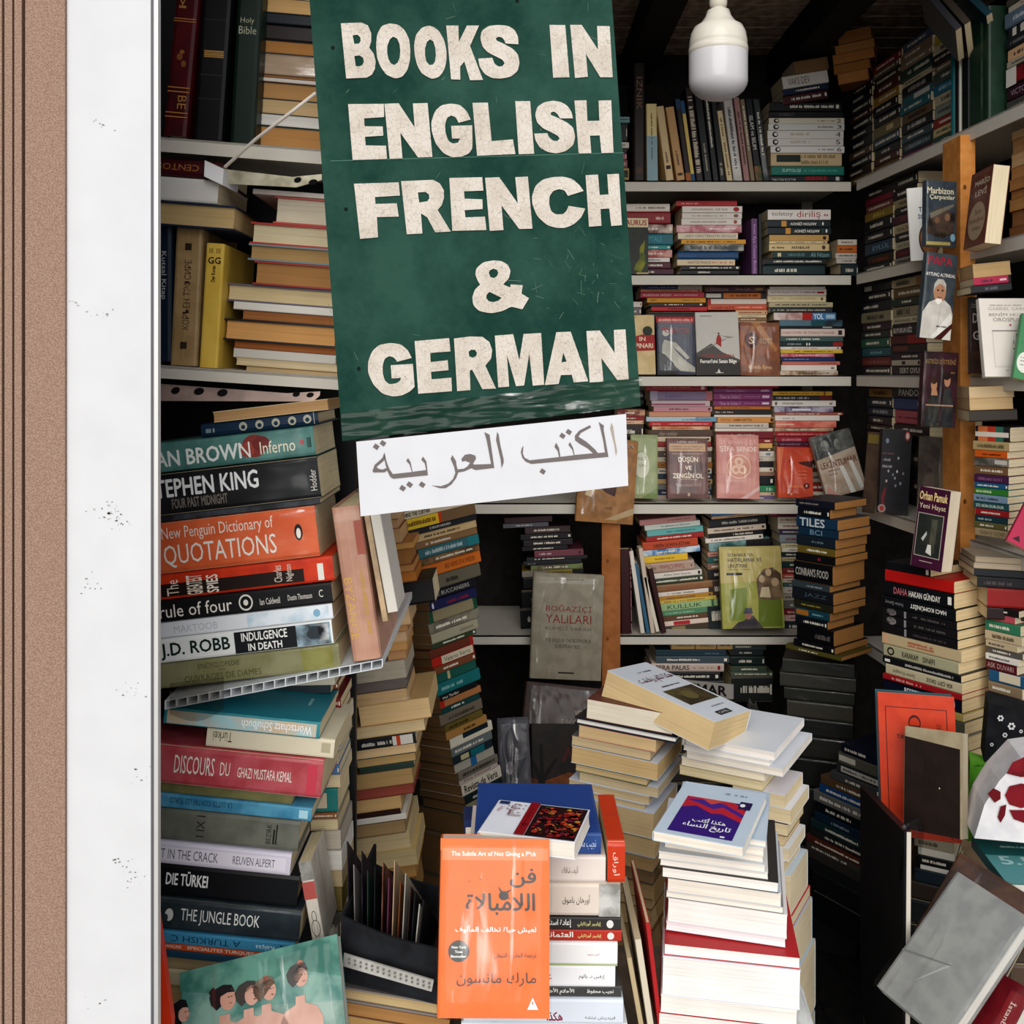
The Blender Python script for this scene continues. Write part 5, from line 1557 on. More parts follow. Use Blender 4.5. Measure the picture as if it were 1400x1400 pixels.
# clear or dark covers lying on the blue book's left
face_args = dict(page='e4ddd2')
face('orange cover with grey Arabic title leaning on the front pile', (602.5, 1146), (751, 1150), (597, 1392), 1.14, .026, 'e8793f~ea7d43', lean=.045, turn=0.0, wrap=True, page='d8d0c4',
     front=[('r', .0, 1, .93, 1, 'e98048'), ('r', .02, .99, .875, .945, 'f0936a'), ('t', 'The Subtle Art of Not Giving a F*ck', .1, .88, .892, .928, 'f4ece6', 'b'),
            ('t', 'فن', .64, .88, .72, .83, '5c5654', 'b'), ('t', 'اللامبالاة', .24, .87, .565, .69, '5c5654', 'b'), ('e', .585, .675, .045, .026, '5c5654'), ('p', [(.58, .66), (.53, .725), (.545, .72), (.6, .68)], '5c5654'), ('p', [(.58, .67), (.65, .705), (.645, .71), (.57, .69)], '5c5654'), ('p', [(.6, .665), (.64, .655), (.64, .66), (.6, .68)], '5c5654'),
            ('e', .27, .755, .006, .004, '5c5654'), ('e', .37, .768, .006, .004, '5c5654'),
            ('t', 'لعيش حياة تخالف المألوف', .15, .88, .465, .51, 'f4ece6', 'b'), ('e', .185, .365, .095, .06, '5a5856'), ('t', 'New York', .12, .25, .38, .395, 'f0ece8', 'b'), ('t', 'Times', .15, .22, .355, .37, 'f0ece8', 'b'), ('t', 'Bestseller', .115, .255, .33, .345, 'f0ece8', 'b'),
            ('t', 'ترجمة الحارث النبهان', .5, .88, .325, .36, '5c5654'), ('t', 'مارك مانسون', .17, .88, .175, .25, '5c5654'), ('p', [(.8, .05), (.9, .05), (.85, .115)], 'f0ece8'), ('e', .85, .085, .008, .008, 'e8793f')])
# white book with the peppers picture lying on the blue one
def lying(label, tl, tr, br, bl, zt, T, col, top, page='e6ddd0', noun='paperback', rot=0, wrap=False):
    """a book lying face up whose cover corners fall on the given pixels; zt: height of the cover"""
    def hit(p, z=zt):
        k = (p[1] - HY) / F
        d = (CH - z) / k
        return P(p[0], p[1], d)
    a, b, c_, d_ = [hit(p) for p in (bl, br, tr, tl)]
    h = ((b - a) + (c_ - d_)).normalized()
    v = UP.cross(h)
    L = ((b - a).length + (c_ - d_).length) / 2
    W = ((d_ - a).dot(v) + (c_ - b).dot(v)) / 2
    ctr = (a + b + c_ + d_) / 4
    # text frame: u left to right, v near to far
    if rot == 0:       # spine at the left, seen from the near edge
        ex, ey = -v, h
        Lx, Wx = W, L
    elif rot == 1:     # spine towards the viewer
        ex, ey = h, v
        Lx, Wx = L, W
    o = ctr - ey * (Wx / 2) - UP * T
    rt = book(frame(ex, ey, UP, o), Lx, Wx, T, col, page=page, label=label, group=None, name=noun, wrap=wrap)
    m = MB()
    draw(m, top, lambda uu, vv, hh: tuple(Vector((0, 0, T + hh)) + (Vector((Lx / 2 - Lx * vv, Wx * uu, 0)) if rot == 0 else Vector((-Lx / 2 + Lx * uu, Wx * vv, 0)))))
    if m.v:
        m.build('cover_print', rt)
    return rt
zb1 = CH - (1141 - HY) / F * 1.25
rs = random.Random(5)
pep = []
for _ in range(120):
    u, v = rs.uniform(.5, .98), rs.uniform(.03, .97)
    pep.append(('e', u, v, rs.uniform(.018, .04), rs.uniform(.02, .05), rs.choice(('8a1c1c', 'a83424', '6a1c34', 'c08a34', 'b84a2c', '4a1418', '9a2c2c', '3a4a30'))))
pep = [p for p in pep if .5 < p[1] - p[3] and p[1] + p[3] < .985 and p[2] - p[4] > .02 and p[2] + p[4] < .98]
lying('white cover with a photo of red peppers lying on the dark blue book', (684, 1093), (808, 1108), (785, 1151), (650, 1136), zb1 + .0225, .02, 'dfe0e6',
      [('r', .475, .985, .02, .98, '2a1418'), *pep, ('r', .37, .475, .0, 1, '8a1420'), ('s', .4, .45, .3, .33, 'e0c8c4'), ('t', 'الشرقية', .14, .34, .52, .9, '7a1428', 'V'), ('t', 'رواية', .06, .12, .62, .78, 'a83a44', 'V'), ('r', .04, .15, .86, .95, '2c3a6a'), ('t', 'ملحمة عائلية', .4, .44, .2, .8, 'e0c8c4', 'V'), ('r', .85, .93, .62, .78, 'b8443a'), ('r', .87, .91, .65, .75, 'e0dcd4')])
# ---- white pile right of the front
S('front white pile below the purple cover', 1.262, 1000, '''
1302 908 1094 b02c30 p|g f0ece6|l red-covered book with white page edges in the front white pile
1318 905 1094 dfe0ea p|g f0ece6
1372 903 1090 e8e4e2 p|g ece6de
1396 900 1088 b8302c p|g efe9e3
1440 900 1088 e4e0de p|g ece6de
1500 900 1088 c8c4c0 p|g ece6de
1562''', yaw=-9, lean=(.02, 0), W=.19, noun='paperback')
S('upper white pile below the purple cover', 1.285, 990, '''
1176 900 1046 c9ccd0 p|g e6ddd2
1187 902 1050 d8d4d0 p|g e9e1d8
1197 905 1064 3a3836 p|g ece4dc
1212 912 1068 c4c8ce p|g e6dccf
1231 910 1071 8a8684 p|g e8e0d4
1241 912 1076 dcd8d8 p|g efe8e2
1274 910 1074 d8d4da p|g ebe4e4
1286''', yaw=-13, lean=(.03, 0), W=.2)
S('small set right under the purple cover', 1.295, 985, '''
1143 914 1047 bcc8d4 p|g e8ded0
1152 912 1044 d8d4cc p|g ece2d4
1163 908 1043 c8c0b8 p|g eadfd0
1176''', yaw=-16, lean=(.02, 0), W=.2)
zp = CH - (1143 - HY) / F * 1.295
lying('pale blue-grey cover with a purple and red wave picture on the white pile', (910, 1063), (1022, 1082), (1046, 1163), (922, 1142), zp + .013, .012, 'c3d0dc',
      [('r', .14, .86, .06, .72, '3c1c7c'), ('p', [(.14, .72), (.14, .5), (.3, .56), (.5, .46), (.62, .48), (.86, .38), (.86, .6), (.7, .72)], 'b8283c'), ('p', [(.14, .66), (.3, .62), (.5, .54), (.6, .6), (.86, .46), (.86, .52), (.6, .66), (.4, .7)], '4a2a8c'), ('p', [(.3, .72), (.45, .62), (.6, .72)], 'c8504a'),
       ('t', 'هكذا أكتب', .34, .72, .26, .36, 'f0ecf4', 'b'), ('t', 'تاريخ النساء', .26, .8, .14, .26, 'f0ecf4', 'b'), ('r', .76, .9, .62, .76, '2a1a54'), ('e', .8, .69, .03, .03, 'e8e8f0'), ('r', .72, .77, .075, .1, 'e8e8f0'), ('s', .55, .8, .85, .88, '8a98a4')], page='ece2d2')
# ---- right-hand pile behind it
S('mixed white pile behind the purple cover', 1.72, 1030, '''
1024 936 1058 d8dce2 p|g ece4dc
1036 934 1052 e2e0e0 p|g ece6de
1044 938 1070 d4d6dc p|g e6ddd0
1055 930 1044 e0ded8 p|g e4d8c0
1067 928 1042 b8a880 p|g d8c8a0
1080 1000 1072 d8d4d8 p|g d9c7a0
1098 1005 1080 dcdce0 p|g dcc9a0
1118 1010 1076 4a3a34 p|g dcc8a0
1135 1012 1070 c8a06a p|g d6bf94
1150 1012 1078 dfe3e8 p|g e0cfae
1168 1012 1072 d8dce4 p|g d8c298
1186 1010 1080 c8d4de p|g dccaa8
1240 1008 1082 c04030 p|g dccaa8
1256 1006 1084 b8c8d4 p|g dccaa8
1320 1000 1086 c4d0da p|g dccaa8
1420 1000 1086 b0b8c0 p|g c8b898
1540 1000 1086 6a6a70 n
1650 1000 1086 4a4a50 n
1770''', yaw=-30, lean=(0, 0), W=.2)
# thick tilted book on top
def tilted(label, tl3, tr3, bl3, T, col, front, page, rot=0, noun='paperback'):
    ey = (tr3 - tl3)
    ex = (bl3 - tl3)
    L, W = ex.length, ey.length
    ex = ex.normalized()
    ey = (ey - ex * ey.dot(ex)).normalized()
    ez = ex.cross(ey)
    return book(frame(ex, ey, ez, (tl3 + bl3) / 2 - ez * T), L, W, T, col, page=page, front=front, label=label, name=noun)
C_ = P(972, 984, 1.70)
lo, wi = Vector((.166, -.135, -.046)), Vector((.093, .107, -.018))
A_ = C_ + wi
def flip(its):
    out = []
    for t in its:
        if t[0] == 't': out.append(('t', t[1], 1 - t[3], 1 - t[2], 1 - t[5], 1 - t[4], t[6], 'r' + (t[7] if len(t) > 7 else '')))
        elif t[0] == 'e': out.append(('e', 1 - t[1], 1 - t[2], *t[3:]))
        else: out.append((t[0], 1 - t[2], 1 - t[1], 1 - t[4], 1 - t[3], t[5]))
    return out
tilted('very thick cream-paged book with a white cover tilted across two piles', A_, C_, A_ - lo, .05, 'd4d9df', flip(
       [('t', 'هكذا تكلم زرادشت', .1, .92, .66, .78, '6a2038', 'b'), ('s', .4, .72, .85, .87, '4a4a50'), ('s', .3, .75, .58, .6, '5a5a60'), ('r', .16, .9, .27, .53, '2a2618~5a5230'), ('e', .5, .4, .14, .07, '6a6238'), ('s', .45, .75, .17, .19, '8a8e94'), ('r', .3, .62, .05, .11, '1c1c1e'), ('t', 'CAMEL', .34, .58, .065, .095, 'c8c8c8')]), 'd9bd8c')
# red-brown book and the cream pile below it
S('cream page pile under the red-brown cover', 1.78, 850, '''
965 800 918 6a3a30 p|g e8ddc8|l thick red-brown paperback with creamy pages under the tilted book
993 785 925 20242c hp|g e4e0dc
1003 790 896 c88a80 p|g d2b484
1020 780 888 6a6c6c p|g ccb48c
1034 780 898 d0d4dc p|g d0b07c
1058 786 884 1d5a50 p|g c8ae7e
1068 790 898 c8ccd4 p|g ccb892
1082 776 886 d4d8e2 p|g cdb68c
1094 792 880 ccd4e4 p|g cdb68c
1103 800 892 ced4e2 p|g cdb285
1138 804 894 b8c4d8 p|g c8ac7c
1165 806 892 8a8074 p|g a8885a
1183 806 892 1c2a48 p|g 7a6040
1200 806 892 a08a64 p|g a98c60
1222 806 890 3a3630 p|g b0946a
1236 806 890 a88c60 p|g b89a6c
1262 806 890 7a5a3a p|g 9a7a50
1330 806 890 6a5444 p|g 8a7050
1420 806 890 4a4440 n
1520 806 890 3a3634 n
1620 806 890 4a4038 n
1728''', yaw=-24, lean=(.05, 0), W=.16)
A_ = P(828, 929, 2.02); B_ = P(955, 950, 1.9); C_ = P(801, 986, 1.81)
zr = CH - (965 - HY) / F * 1.78 + .0008
def hitz(p, z):
    return P(p[0], p[1], (CH - z) / ((p[1] - HY) / F))
m = MB()
# lying things between the two front piles
lying('plain dark cloth-covered book lying behind the dark blue book', (640, 1103), (720, 1100), (735, 1128), (628, 1130), zb1 - .03, .02, '2c3a66', [('r', .0, 1, 0, .3, '3a4a7c')])
# leaning thin volumes beside the white pile
stand('volumes leaning left of the front white pile', 1.28, '''
883 1262 902 1420 6 b02c30 n
868 1285 891 1440 9 cfc6b4 n
857 1310 882 1450 7 b8a888 n''', W=.16)
m = MB()
vs_ = []
for j in range(9):
    for i in range(5):
        u, v = i / 4, j / 8
        vs_.append(P(896 + 24 * u + 6 * v - 4 * math.sin(v * 4), 1185 + 100 * v + 12 * u, 1.36 - .02 * math.sin(u * 3) + .012 * noise.noise(Vector((u * 3, v * 5, 7)))))
m.add(vs_, [(j * 5 + i, (j + 1) * 5 + i, (j + 1) * 5 + i + 1, j * 5 + i + 1) for j in range(8) for i in range(4)], mat('d6d2c4', 'plastic'))
tag(m.build('plastic_flap', smooth=True), 'crumpled clear plastic flap at the left side of the front white pile', 'plastic')
m = MB()
q = [P(1086, 1420, 1.33), P(1118, 1420, 1.36), P(1098, 1352, 1.4), P(1090, 1345, 1.38)]
m.hexa(q, Vector((0, .01, 0)), mat('c4c4c2~a8a8a6', 'matte'))
o = m.build('paper_bag'); recalc(o)
tag(o, 'corner of a grey-white paper bag at the foot of the front white pile', 'bag')
# ================================================================ RIGHT WALL
def RD(px): return 1.235 / ((px - CX) / F + .077)
def RW(phrase, x0, x1, i, rows, back=.02, **k):
    return S(phrase, RD(x0), x0, rows, yaw=-85.6, zb=(BZ[i] if isinstance(i, int) else i) + .0006, xs=(x0, x1), back=back, fit=(BZ[i - 1] - .034 - BZ[i] if isinstance(i, int) and i > 0 else None), **k)
RW('deepest pile on the top right shelf', 1152, 1181, 0, '''
22 2a1c18
30 1b1c20
28 24262a
20 4a2c1c
30 17181b
26 2c2824
34 16181c
24 5a4630
28 1d2a30
26 3a2420
20 6a5a30''', W=.14)
S('tan curled pile above the deepest top-shelf pile', 2.96, 1166, '''
40 1146 1192 7a4a26 p|g a8703c
57 1142 1196 8a5630 p|g b07840
70 1139 1196 7a4a2a p|g a86c36
84 1140 1190 6a4226 p|g 98622e
97 1146 1188 8a5a34 p|g a8703c
112''', yaw=-24, lean=(-.1, 0), W=.1)
RW('second deepest pile on the top right shelf', 1184, 1219, 0, '''
24 7a1c1e
18 5a5040
22 26241f
30 4a1812
26 a07a2a
28 1a1c1e
30 17191b
34 7a6a48 |r .5,.75,.3,.7,c8b888
30 24404a
26 1a1a1c
22 4a1814
24 6a5228''', W=.14)
RW('middle pile on the top right shelf', 1221, 1263, 0, '''
24 48566a
26 86705c
20 8a7a66
30 22463e
16 c0b69a
28 1b1c22 |s .2,.8,.3,.7,b0aca4
22 3a686e |r .4,.9,.2,.8,c8c4bc
24 2a6870
26 68563e |s .2,.8,.3,.7,2a2018
26 1d1e23 |s .2,.8,.3,.7,c8c4bc
24 3a4e52
30 1a2a30 |s .1,.9,.3,.7,8a9aa0
22 5a2440 |t .1,.8,.25,.75,b05a8a:Z.E.TIMSON''', W=.14)
RW('near pile on the top right shelf', 1265, 1303, 0, '''
30 b0a03a |s .2,.8,.3,.7,4a4410
24 c4bc9e |s .2,.8,.3,.7,4a4438
26 1f2024
20 86745c
30 46564e
26 2a6c86 |s .2,.8,.3,.7,a8ccd4
28 b4ac94 |s .2,.8,.3,.7,3a3a34
30 868e84
24 8a2622
22 bcac7c
28 2a4a48''', W=.14)
# tall standing volumes at the post
def wallstand(label, px, wpx, ytop, col, zb_=BZ[0], W=.2, T=None, hard=True, deep=.03, items_=()):
    d = RD(px)
    z1 = CH - (ytop - HY) / F * d
    L = z1 - zb_
    d2 = RD(px + wpx)
    T = (d - d2) * .96
    h = Vector((.077, -1, 0)).normalized()
    ex, ey = Vector((0, 0, -1)), Vector((1, .077, 0)).normalized()
    ez = ex.cross(ey)
    if ez.dot(h) < 0:
        ex = -ex; ez = -ez
    o = Vector((RWX(d) + deep - .02, d, zb_ + L / 2 + .0006))
    book(frame(ex, ey, ez, o), L, W, T, col, hard=hard, spine=list(items_), label=label, group='tall volumes on the top right shelf')
wallstand('tall narrow teal standing volume left of the dark green ones on the top right shelf', 1304, 5, 56, '1f6a72', W=.19)
wallstand('tall thin black standing volume beside the narrow teal one', 1310, 5, 72, '15181a', W=.19)
wallstand('tall thin white-edged standing volume beside the dark green ones', 1315.5, 2.5, 48, 'c8c4b8', W=.19)
wallstand('tall black-green standing volume, top right shelf', 1319, 10, 36, '101c1a', W=.2)
wallstand('wide dark green standing volume with a pale streak, top right shelf', 1330, 28, 25, '1c3428~223c2e', W=.21, items_=[('r', 0, .98, .62, .74, '4a6050~2c4434')])
RW('nearest pile on the top right shelf', 1363, 1420, 0, '''
26 d4ccae |s .1,.9,.3,.7,6a6450
24 b02c22 |t .1,.8,.25,.75,d8a89c:gone
26 b8a480
14 5a564c
14 c8c0ac
34 6a7a8c |s .2,.6,.3,.6,c8d0d8
22 2a2c30 |r .1,.2,.1,.9,d8d4cc|r .3,.4,.1,.9,c8c4bc
24 22242a |s .1,.8,.3,.6,7a7a80
28 cda884
14 a8a090
40 2a1a20 |r 0,.25,0,1,d8d4cc|r .25,.95,.1,.9,8a1c28~4a1418
30 3a1a2a |t .1,.9,.3,.7,a890a0:VICTOR HUGO
34 4c4a46 |t .1,.95,.25,.75,a8a49a:KAYIP YENİ BELDE''', W=.15)
# books leaning out at the very top
for i, (x0, y0, x1, y1, wd, c, lab) in enumerate(((1258, -14, 1306, 42, 9, '2c2c30', 'dark thin volume leaning down across the top right corner, leftmost'), (1276, -14, 1318, 34, 9, '3a332c', 'brown-black volume leaning across the top right corner, middle one'), (1306, -18, 1348, 22, 10, '1c3a44', 'dark teal volume leaning across the top right corner above the green volumes'))):
    A, B = P(x0, y0, 2.3), P(x1, y1, 2.24)
    ex = (B - A).normalized(); ey = (Vector((.3, 1, 0)) - ex * ex.dot(Vector((.3, 1, 0)))).normalized(); ez = ex.cross(ey)
    book(frame(ex, ey, ez, (A + B) / 2), (B - A).length, .13, .016, c, label=lab, group='volumes leaning in the top right corner')
# second shelf right
RW('deep pile on the second right shelf', 1173, 1210, 1, '''
26 24181c
20 6a2030 |s .2,.9,.3,.7,a03040
20 7a4a44
26 84702c |s .3,.7,.3,.7,c8b060
34 181c22
30 1c242c
36 28465a |t .3,.9,.3,.75,8ab0c0:EYLÜL
30 2a1a16 |s .2,.8,.3,.6,8a4a2a
20 243030''', W=.14)
RW('near pile on the second right shelf', 1212, 1242, 1, '''
36 15171b
30 1b1d22
26 a09070 |s .2,.8,.3,.7,4a4030
22 222328
28 4c2232 |t .3,.9,.25,.75,a04a50:TEOS
28 b4a484 |t .1,.8,.25,.75,3a3020:TEHLİKE
24 1a2634
24 b4ac94 |t .1,.8,.25,.75,2a2620:LACİVERT
26 4c1c2a |s .1,.6,.3,.7,8a3a44
24 8c867a |s .1,.8,.3,.7,3a3630''', W=.14)
face('white standing cover lettered TEK İDEA partly behind the hanging war comic', (1239, 258), (1275, 256), (1245, 357), 2.52, .02, 'd9d8d4', turn=-.02,
     front=[('t', 'TEK', .42, .8, .66, .73, '2a4a7a', 'b'), ('t', 'İDEA', .38, .9, .57, .64, '2a4a7a', 'b'), ('e', .78, .28, .42, .24, '4a3026'), ('e', .8, .28, .38, .21, '8a5434~b07a50'), ('t', '25', .62, .85, .76, .84, '3a3a3a', 'b')])
def hang(label, tl, tr, bl, d, col, front, turn, wrap=True, T=.016, lean=0):
    return face(label, tl, tr, bl, d, T, col, front=front, turn=turn, lean=lean, wrap=wrap, group='wrapped books hung on the pine post')
hang('hanging grey-blue war comic in a clear bag, topmost on the pine post', (1267, 246), (1307, 238), (1266, 336), 2.28, '38424a~4a525a',
     [('t', 'Marbizon', .02, .9, .8, .9, 'd0c8b0', 'b'), ('t', 'Çarpanlar', .1, .95, .7, .79, 'd0c8b0', 'b'), ('p', [(.0, .2), (.1, .5), (.5, .62), (.95, .5), (.9, .2), (.5, .12)], '2a2624~5a4a40'), ('p', [(.1, .5), (.9, .66), (.92, .62), (.15, .42)], '7a7468'), ('e', .7, .45, .09, .06, '8a6a54'), ('e', .35, .4, .08, .05, '7a5c48'), ('r', 0, .8, .02, .07, 'b0a068'), ('e', .88, .14, .08, .06, '8ab0c0')], .02)
hang('hanging cover of a white-robed figure holding a paper, second on the pine post', (1268, 344), (1310, 346), (1257, 461), 2.24, '3a4248~4a5258',
     [('t', 'PAPA', .05, .85, .86, .96, 'a0283c', 'b'), ('t', 'AYTUNÇ ALTINDAL', .02, .98, .72, .77, 'd8d4cc', 'b'), ('p', [(.0, 0), (.02, .3), (.2, .42), (.4, .46), (.7, .46), (.9, .4), (1, .3), (1, 0)], 'd4cec6~c4bcb4'), ('e', .52, .55, .2, .13, 'b08468'), ('p', [(.31, .53), (.32, .64), (.42, .7), (.6, .7), (.7, .65), (.71, .56), (.66, .62), (.5, .65), (.36, .6)], 'b8b4ac'), ('p', [(.38, .44), (.5, .4), (.62, .44), (.6, .47), (.42, .47)], 'e4e0d8'), ('e', .45, .57, .03, .012, '3a2a24'), ('e', .6, .57, .03, .012, '3a2a24'), ('r', .46, .6, .485, .495, '6a3a30'), ('p', [(.35, .02), (.6, .02), (1, .26), (.92, .32)], 'e0dcd6'), ('p', [(.45, 0), (.7, .0), (1, .14), (1, .2)], '4a1c1c'), ('s', .5, .85, .14, .16, '3a3630')], .015)
hang('hanging dark red cover with a seated couple, third on the pine post', (1264, 480), (1311, 482), (1259, 583), 2.23, '42202a~2c1a1e',
     [('t', 'ASTRİD DİSTRİNİ', .04, .92, .84, .92, '9a7a4a'), ('s', .8, .9, .72, .74, '9a7a4a'), ('p', [(.12, 0), (.14, .3), (.24, .42), (.42, .42), (.5, .28), (.48, 0)], '3a3a34~2a2c2a'), ('e', .32, .56, .09, .08, 'a87c60'), ('p', [(.24, .42), (.26, .5), (.4, .5), (.44, .42)], 'a87c60'), ('p', [(.56, 0), (.58, .3), (.62, .5), (.8, .52), (.9, .3), (.9, 0)], '22242a~3a3834'), ('e', .7, .62, .09, .08, 'a87c60'), ('e', .68, .68, .1, .05, '2a1a16'), ('e', .31, .62, .09, .05, '3a2418'), ('r', .1, .9, .28, .3, 'a08068')], .015)
# right of the post, second shelf
face('brown standing cover with a round pale label and thick cream pages', (1328, 240), (1358, 228), (1316, 342), 2.24, .034, '6a3626~7a4230', turn=-.12, page='e0cfae',
     front=[('t', 'MARİO', .26, .92, .8, .89, 'd8ccb8', 'b'), ('t', 'LEVİ', .32, .84, .66, .76, 'd8ccb8', 'b'), ('e', .52, .33, .38, .25, 'b09a80'), ('t', 'Son', .4, .68, .42, .49, '6a3a2a'), ('t', 'Bıraktığımız', .2, .84, .3, .38, '6a3a2a'), ('t', 'hikâye', .36, .72, .2, .26, '6a3a2a'), ('s', .15, .85, .94, .97, '8a6a58')])
RW('pale-edged pile behind the round-labelled brown cover', 1362, 1391, 1, '''
20 c8b088 p|g d2b080
36 b88858 pw|g b98a58
34 c8a070 p|g cda878
30 a87850 p|g b8824a
28 b08058 p|g b07a44
22 9a6a40 p|g a87440
30 b8844c p|g c08c50
40 7a4a3c pw|g 9a683c
34 8a5a40 p|g 8c5c34''', W=.13, back=.03)
RW('rightmost pile on the second right shelf', 1393, 1440, 1, '''
20 1a1a1c |t .05,.6,.25,.75,d8d4cc,b:FRANZ
22 d6cab0 |s .1,.7,.3,.7,4a4438
20 d4c8ae |s .1,.7,.3,.7,8a8474
14 1a1a1c
18 2a2824
20 b89a68
14 26262a
20 d4ccbc |t .1,.5,.3,.7,2a2624:NERE
14 d0c8b8
34 c04c28
18 c8b898
14 3a6a3a
22 cc6426
22 264e7a
18 b84450
18 b4a488''', W=.13)
# third shelf right
RW('deep pile on the third right shelf', 1168, 1207, 2, '''
24 17191d |r .1,.35,.2,.8,a8a49c
28 1b1d22
30 20242c
32 888068 |s .2,.8,.3,.7,3a3a30
24 3c2a2e
22 24302e
28 2a5a48
26 225660 |s .3,.7,.3,.6,7ab0b8
28 6a322e |s .1,.9,.3,.6,a06a60
26 1c2026''', W=.14)
RW('near pile on the third right shelf', 1209, 1256, 2, '''
30 b4a888 |s .1,.5,.25,.75,3a342a|r .7,1,0,1,a07a4c
34 6a5430
24 1d3a30
34 988e74 |s .1,.5,.2,.8,3a382e
22 bcb298 |t .05,.95,.25,.75,4a4438:Ahmet Altan
36 14161a |t .05,.62,.2,.8,d8d4cc,b:BUYURUN BİZ
28 521a1c |r .5,1,0,1,8a2a22
28 1b191d |t .1,.5,.25,.75,a85a4c:KEMSURA
22 181e2a
18 b4aa9a |r .3,.4,.2,.8,2a2620|r .75,.8,.2,.8,2a2620
30 15171b |t .25,.9,.2,.8,c0bcb0,b:SERT OYUN''', W=.14)
S('little pile above the white HÜZÜN cover', 2.18, 1330, '''
361 1332 1384 bfa27a p|g b8986a
380 1332 1383 a8204a |s .2,.5,.3,.7,5a2a4a|r .7,.88,.35,.6,d8b8c0|r .93,1,0,1,1a1a1c
391 1328 1384 15161c |s .35,.65,.3,.7,6a6a74
401.5''', yaw=-8, lean=(-.09, 0), W=.12)
face('dark brown cover with tall white letters behind the white HÜZÜN cover', (1326, 406), (1360, 400), (1327, 511), 2.24, .015, '40302c~2a2424', lean=.02,
     front=[('t', 'DÜN', .1, .75, .66, .82, 'b0a8a0', 'b'), ('t', 'GRİ', .1, .8, .44, .6, 'b0a8a0', 'b'), ('t', 'İZFER', .05, .5, .86, .92, '8a827a'), ('r', 0, 1, .0, .3, '5a3a2c~3a2a24')])
face('white cover reading BENİM HÜZÜN with a framed doorway drawing', (1338, 408), (1409, 405), (1347, 515), 2.15, .016, 'd9d2ca', lean=.03,
     front=[('s', .2, .9, .9, .92, 'a8a098'), ('t', 'GABRIEL GARCIA', .16, 1.0, .845, .885, 'a8a098'), ('t', 'BENİM HÜZÜN', .17, .98, .77, .82, '8a8078'), ('t', 'OROSPULARI', .24, .94, .7, .75, '8a8078'), ('e', .56, .655, .02, .012, 'a03a3a'), ('r', .2, .92, .575, .59, '8a8480'), ('r', .2, .88, .12, .575, 'c8c2ba'), ('r', .215, .865, .13, .565, 'd6cfc7'), ('p', [(.64, .3), (.65, .54), (.7, .56), (.74, .5), (.8, .48), (.8, .32), (.72, .26)], '2a2224'), ('p', [(.63, .32), (.64, .5), (.68, .5), (.7, .34)], 'b88a78'), ('e', .59, .35, .015, .01, '3a2a2a'), ('r', .585, .6, .41, .46, '6a5a54'), ('s', .4, .75, .07, .085, 'a8a098')])
face('green cover with a round white sticker at the right edge', (1398, 428), (1440, 420), (1385, 516), 2.1, .016, '4a8a5e', lean=.03,
     front=[('e', .28, .26, .24, .16, 'd8d8d0'), ('s', .14, .42, .32, .335, '3a3a38'), ('s', .12, .44, .27, .285, '3a3a38'), ('s', .14, .42, .21, .225, '3a3a38'), ('r', 0, 1, .55, .553, '3a7050')])
# fourth shelf right
S('thick pile above the bright spines', 2.2, 1330, '''
529 1326 1388 c4a478 p|g cbb18a
545 1326 1386 b89868 p|g c2a478
561 1326 1392 3a322a n
577''', yaw=-12, lean=(-.05, 0), W=.12)
RW('deep pile on the fourth right shelf', 1176, 1208, 1.385, '''
24 1a2220 |s .2,.9,.3,.7,8a9a90
26 8a6832 |s .2,.8,.3,.7,3a2a10
28 1a2832
24 24303a |s .2,.8,.3,.7,a8b0b0
26 18191d
18 3a3228''', W=.14)
RW('near pile on the fourth right shelf', 1210, 1258, 1.385, '''
24 16171b |t .05,.8,.2,.75,c0483a,b:OPEN NOTES MEKTUPLAR
30 1a2428 |t .2,.95,.2,.8,c8ccc8,b:PANDORA
32 28426e |r .7,.9,.4,.7,8a9ac0
38 a4505a |s .1,.7,.4,.55,6a2a34
28 1b1b21''', W=.14)
RW('low pile below the blue and pink spines', 1180, 1256, 3, '''
34 2a2424
40 4a4a3c
36 24303a
42 3a2a2a
36 2a2c30''', W=.12, back=.13)
face('black starry cover with a red ribbon on the fourth right shelf', (1205, 586), (1247, 592), (1199, 700), 2.72, .03, '15131a~201c24', turn=-.02, hard=False, page='b8a890',
     front=[('e', .86, .93, .08, .055, 'b8503c'), ('e', .86, .93, .05, .035, 'd8c8c0'), ('e', .22, .86, .05, .03, '8a98a4'), ('s', .05, .45, .7, .72, '8a5a5c'), ('s', .1, .35, .62, .65, 'a8a0a8'), ('s', .1, .4, .54, .57, 'a8a0a8')] + [('e', u, v, .03, .018, c) for u, v, c in ((.6, .66, 'a8b0b4'), (.58, .5, 'c8c8c8'), (.78, .48, '8a7a8a'), (.52, .42, '98a0a4'), (.45, .46, '7a8a94'), (.7, .36, '9aa0a0'), (.3, .5, 'b8b0b0'), (.55, .33, '8a8a94'), (.25, .38, 'c8b0b0'))] + [('p', [(.1, .2), (.2, .3), (.26, .3), (.2, .15), (.25, .05), (.15, .05)], '7a2630'), ('e', .14, .05, .13, .05, '9a8a88'), ('e', .14, .05, .07, .03, 'a83a34')])
face('dull brown cover left of the black starry cover', (1186, 590), (1204, 590), (1178, 700), 2.78, .02, '5a4636~4a3a30', turn=-.02, front=[('r', .1, .9, .86, .97, '7a6a34')])
face('smoky grey wrapped cover right of the black starry cover', (1256, 596), (1286, 604), (1252, 712), 2.5, .02, '4c4440~5e564e', turn=-.05, wrap=True, page='b0a08a', front=[('p', [(.2, .2), (.3, .6), (.7, .7), (.8, .3), (.5, .1)], '3a3430~6a5e56'), ('e', .55, .3, .14, .08, '7a6a60')])
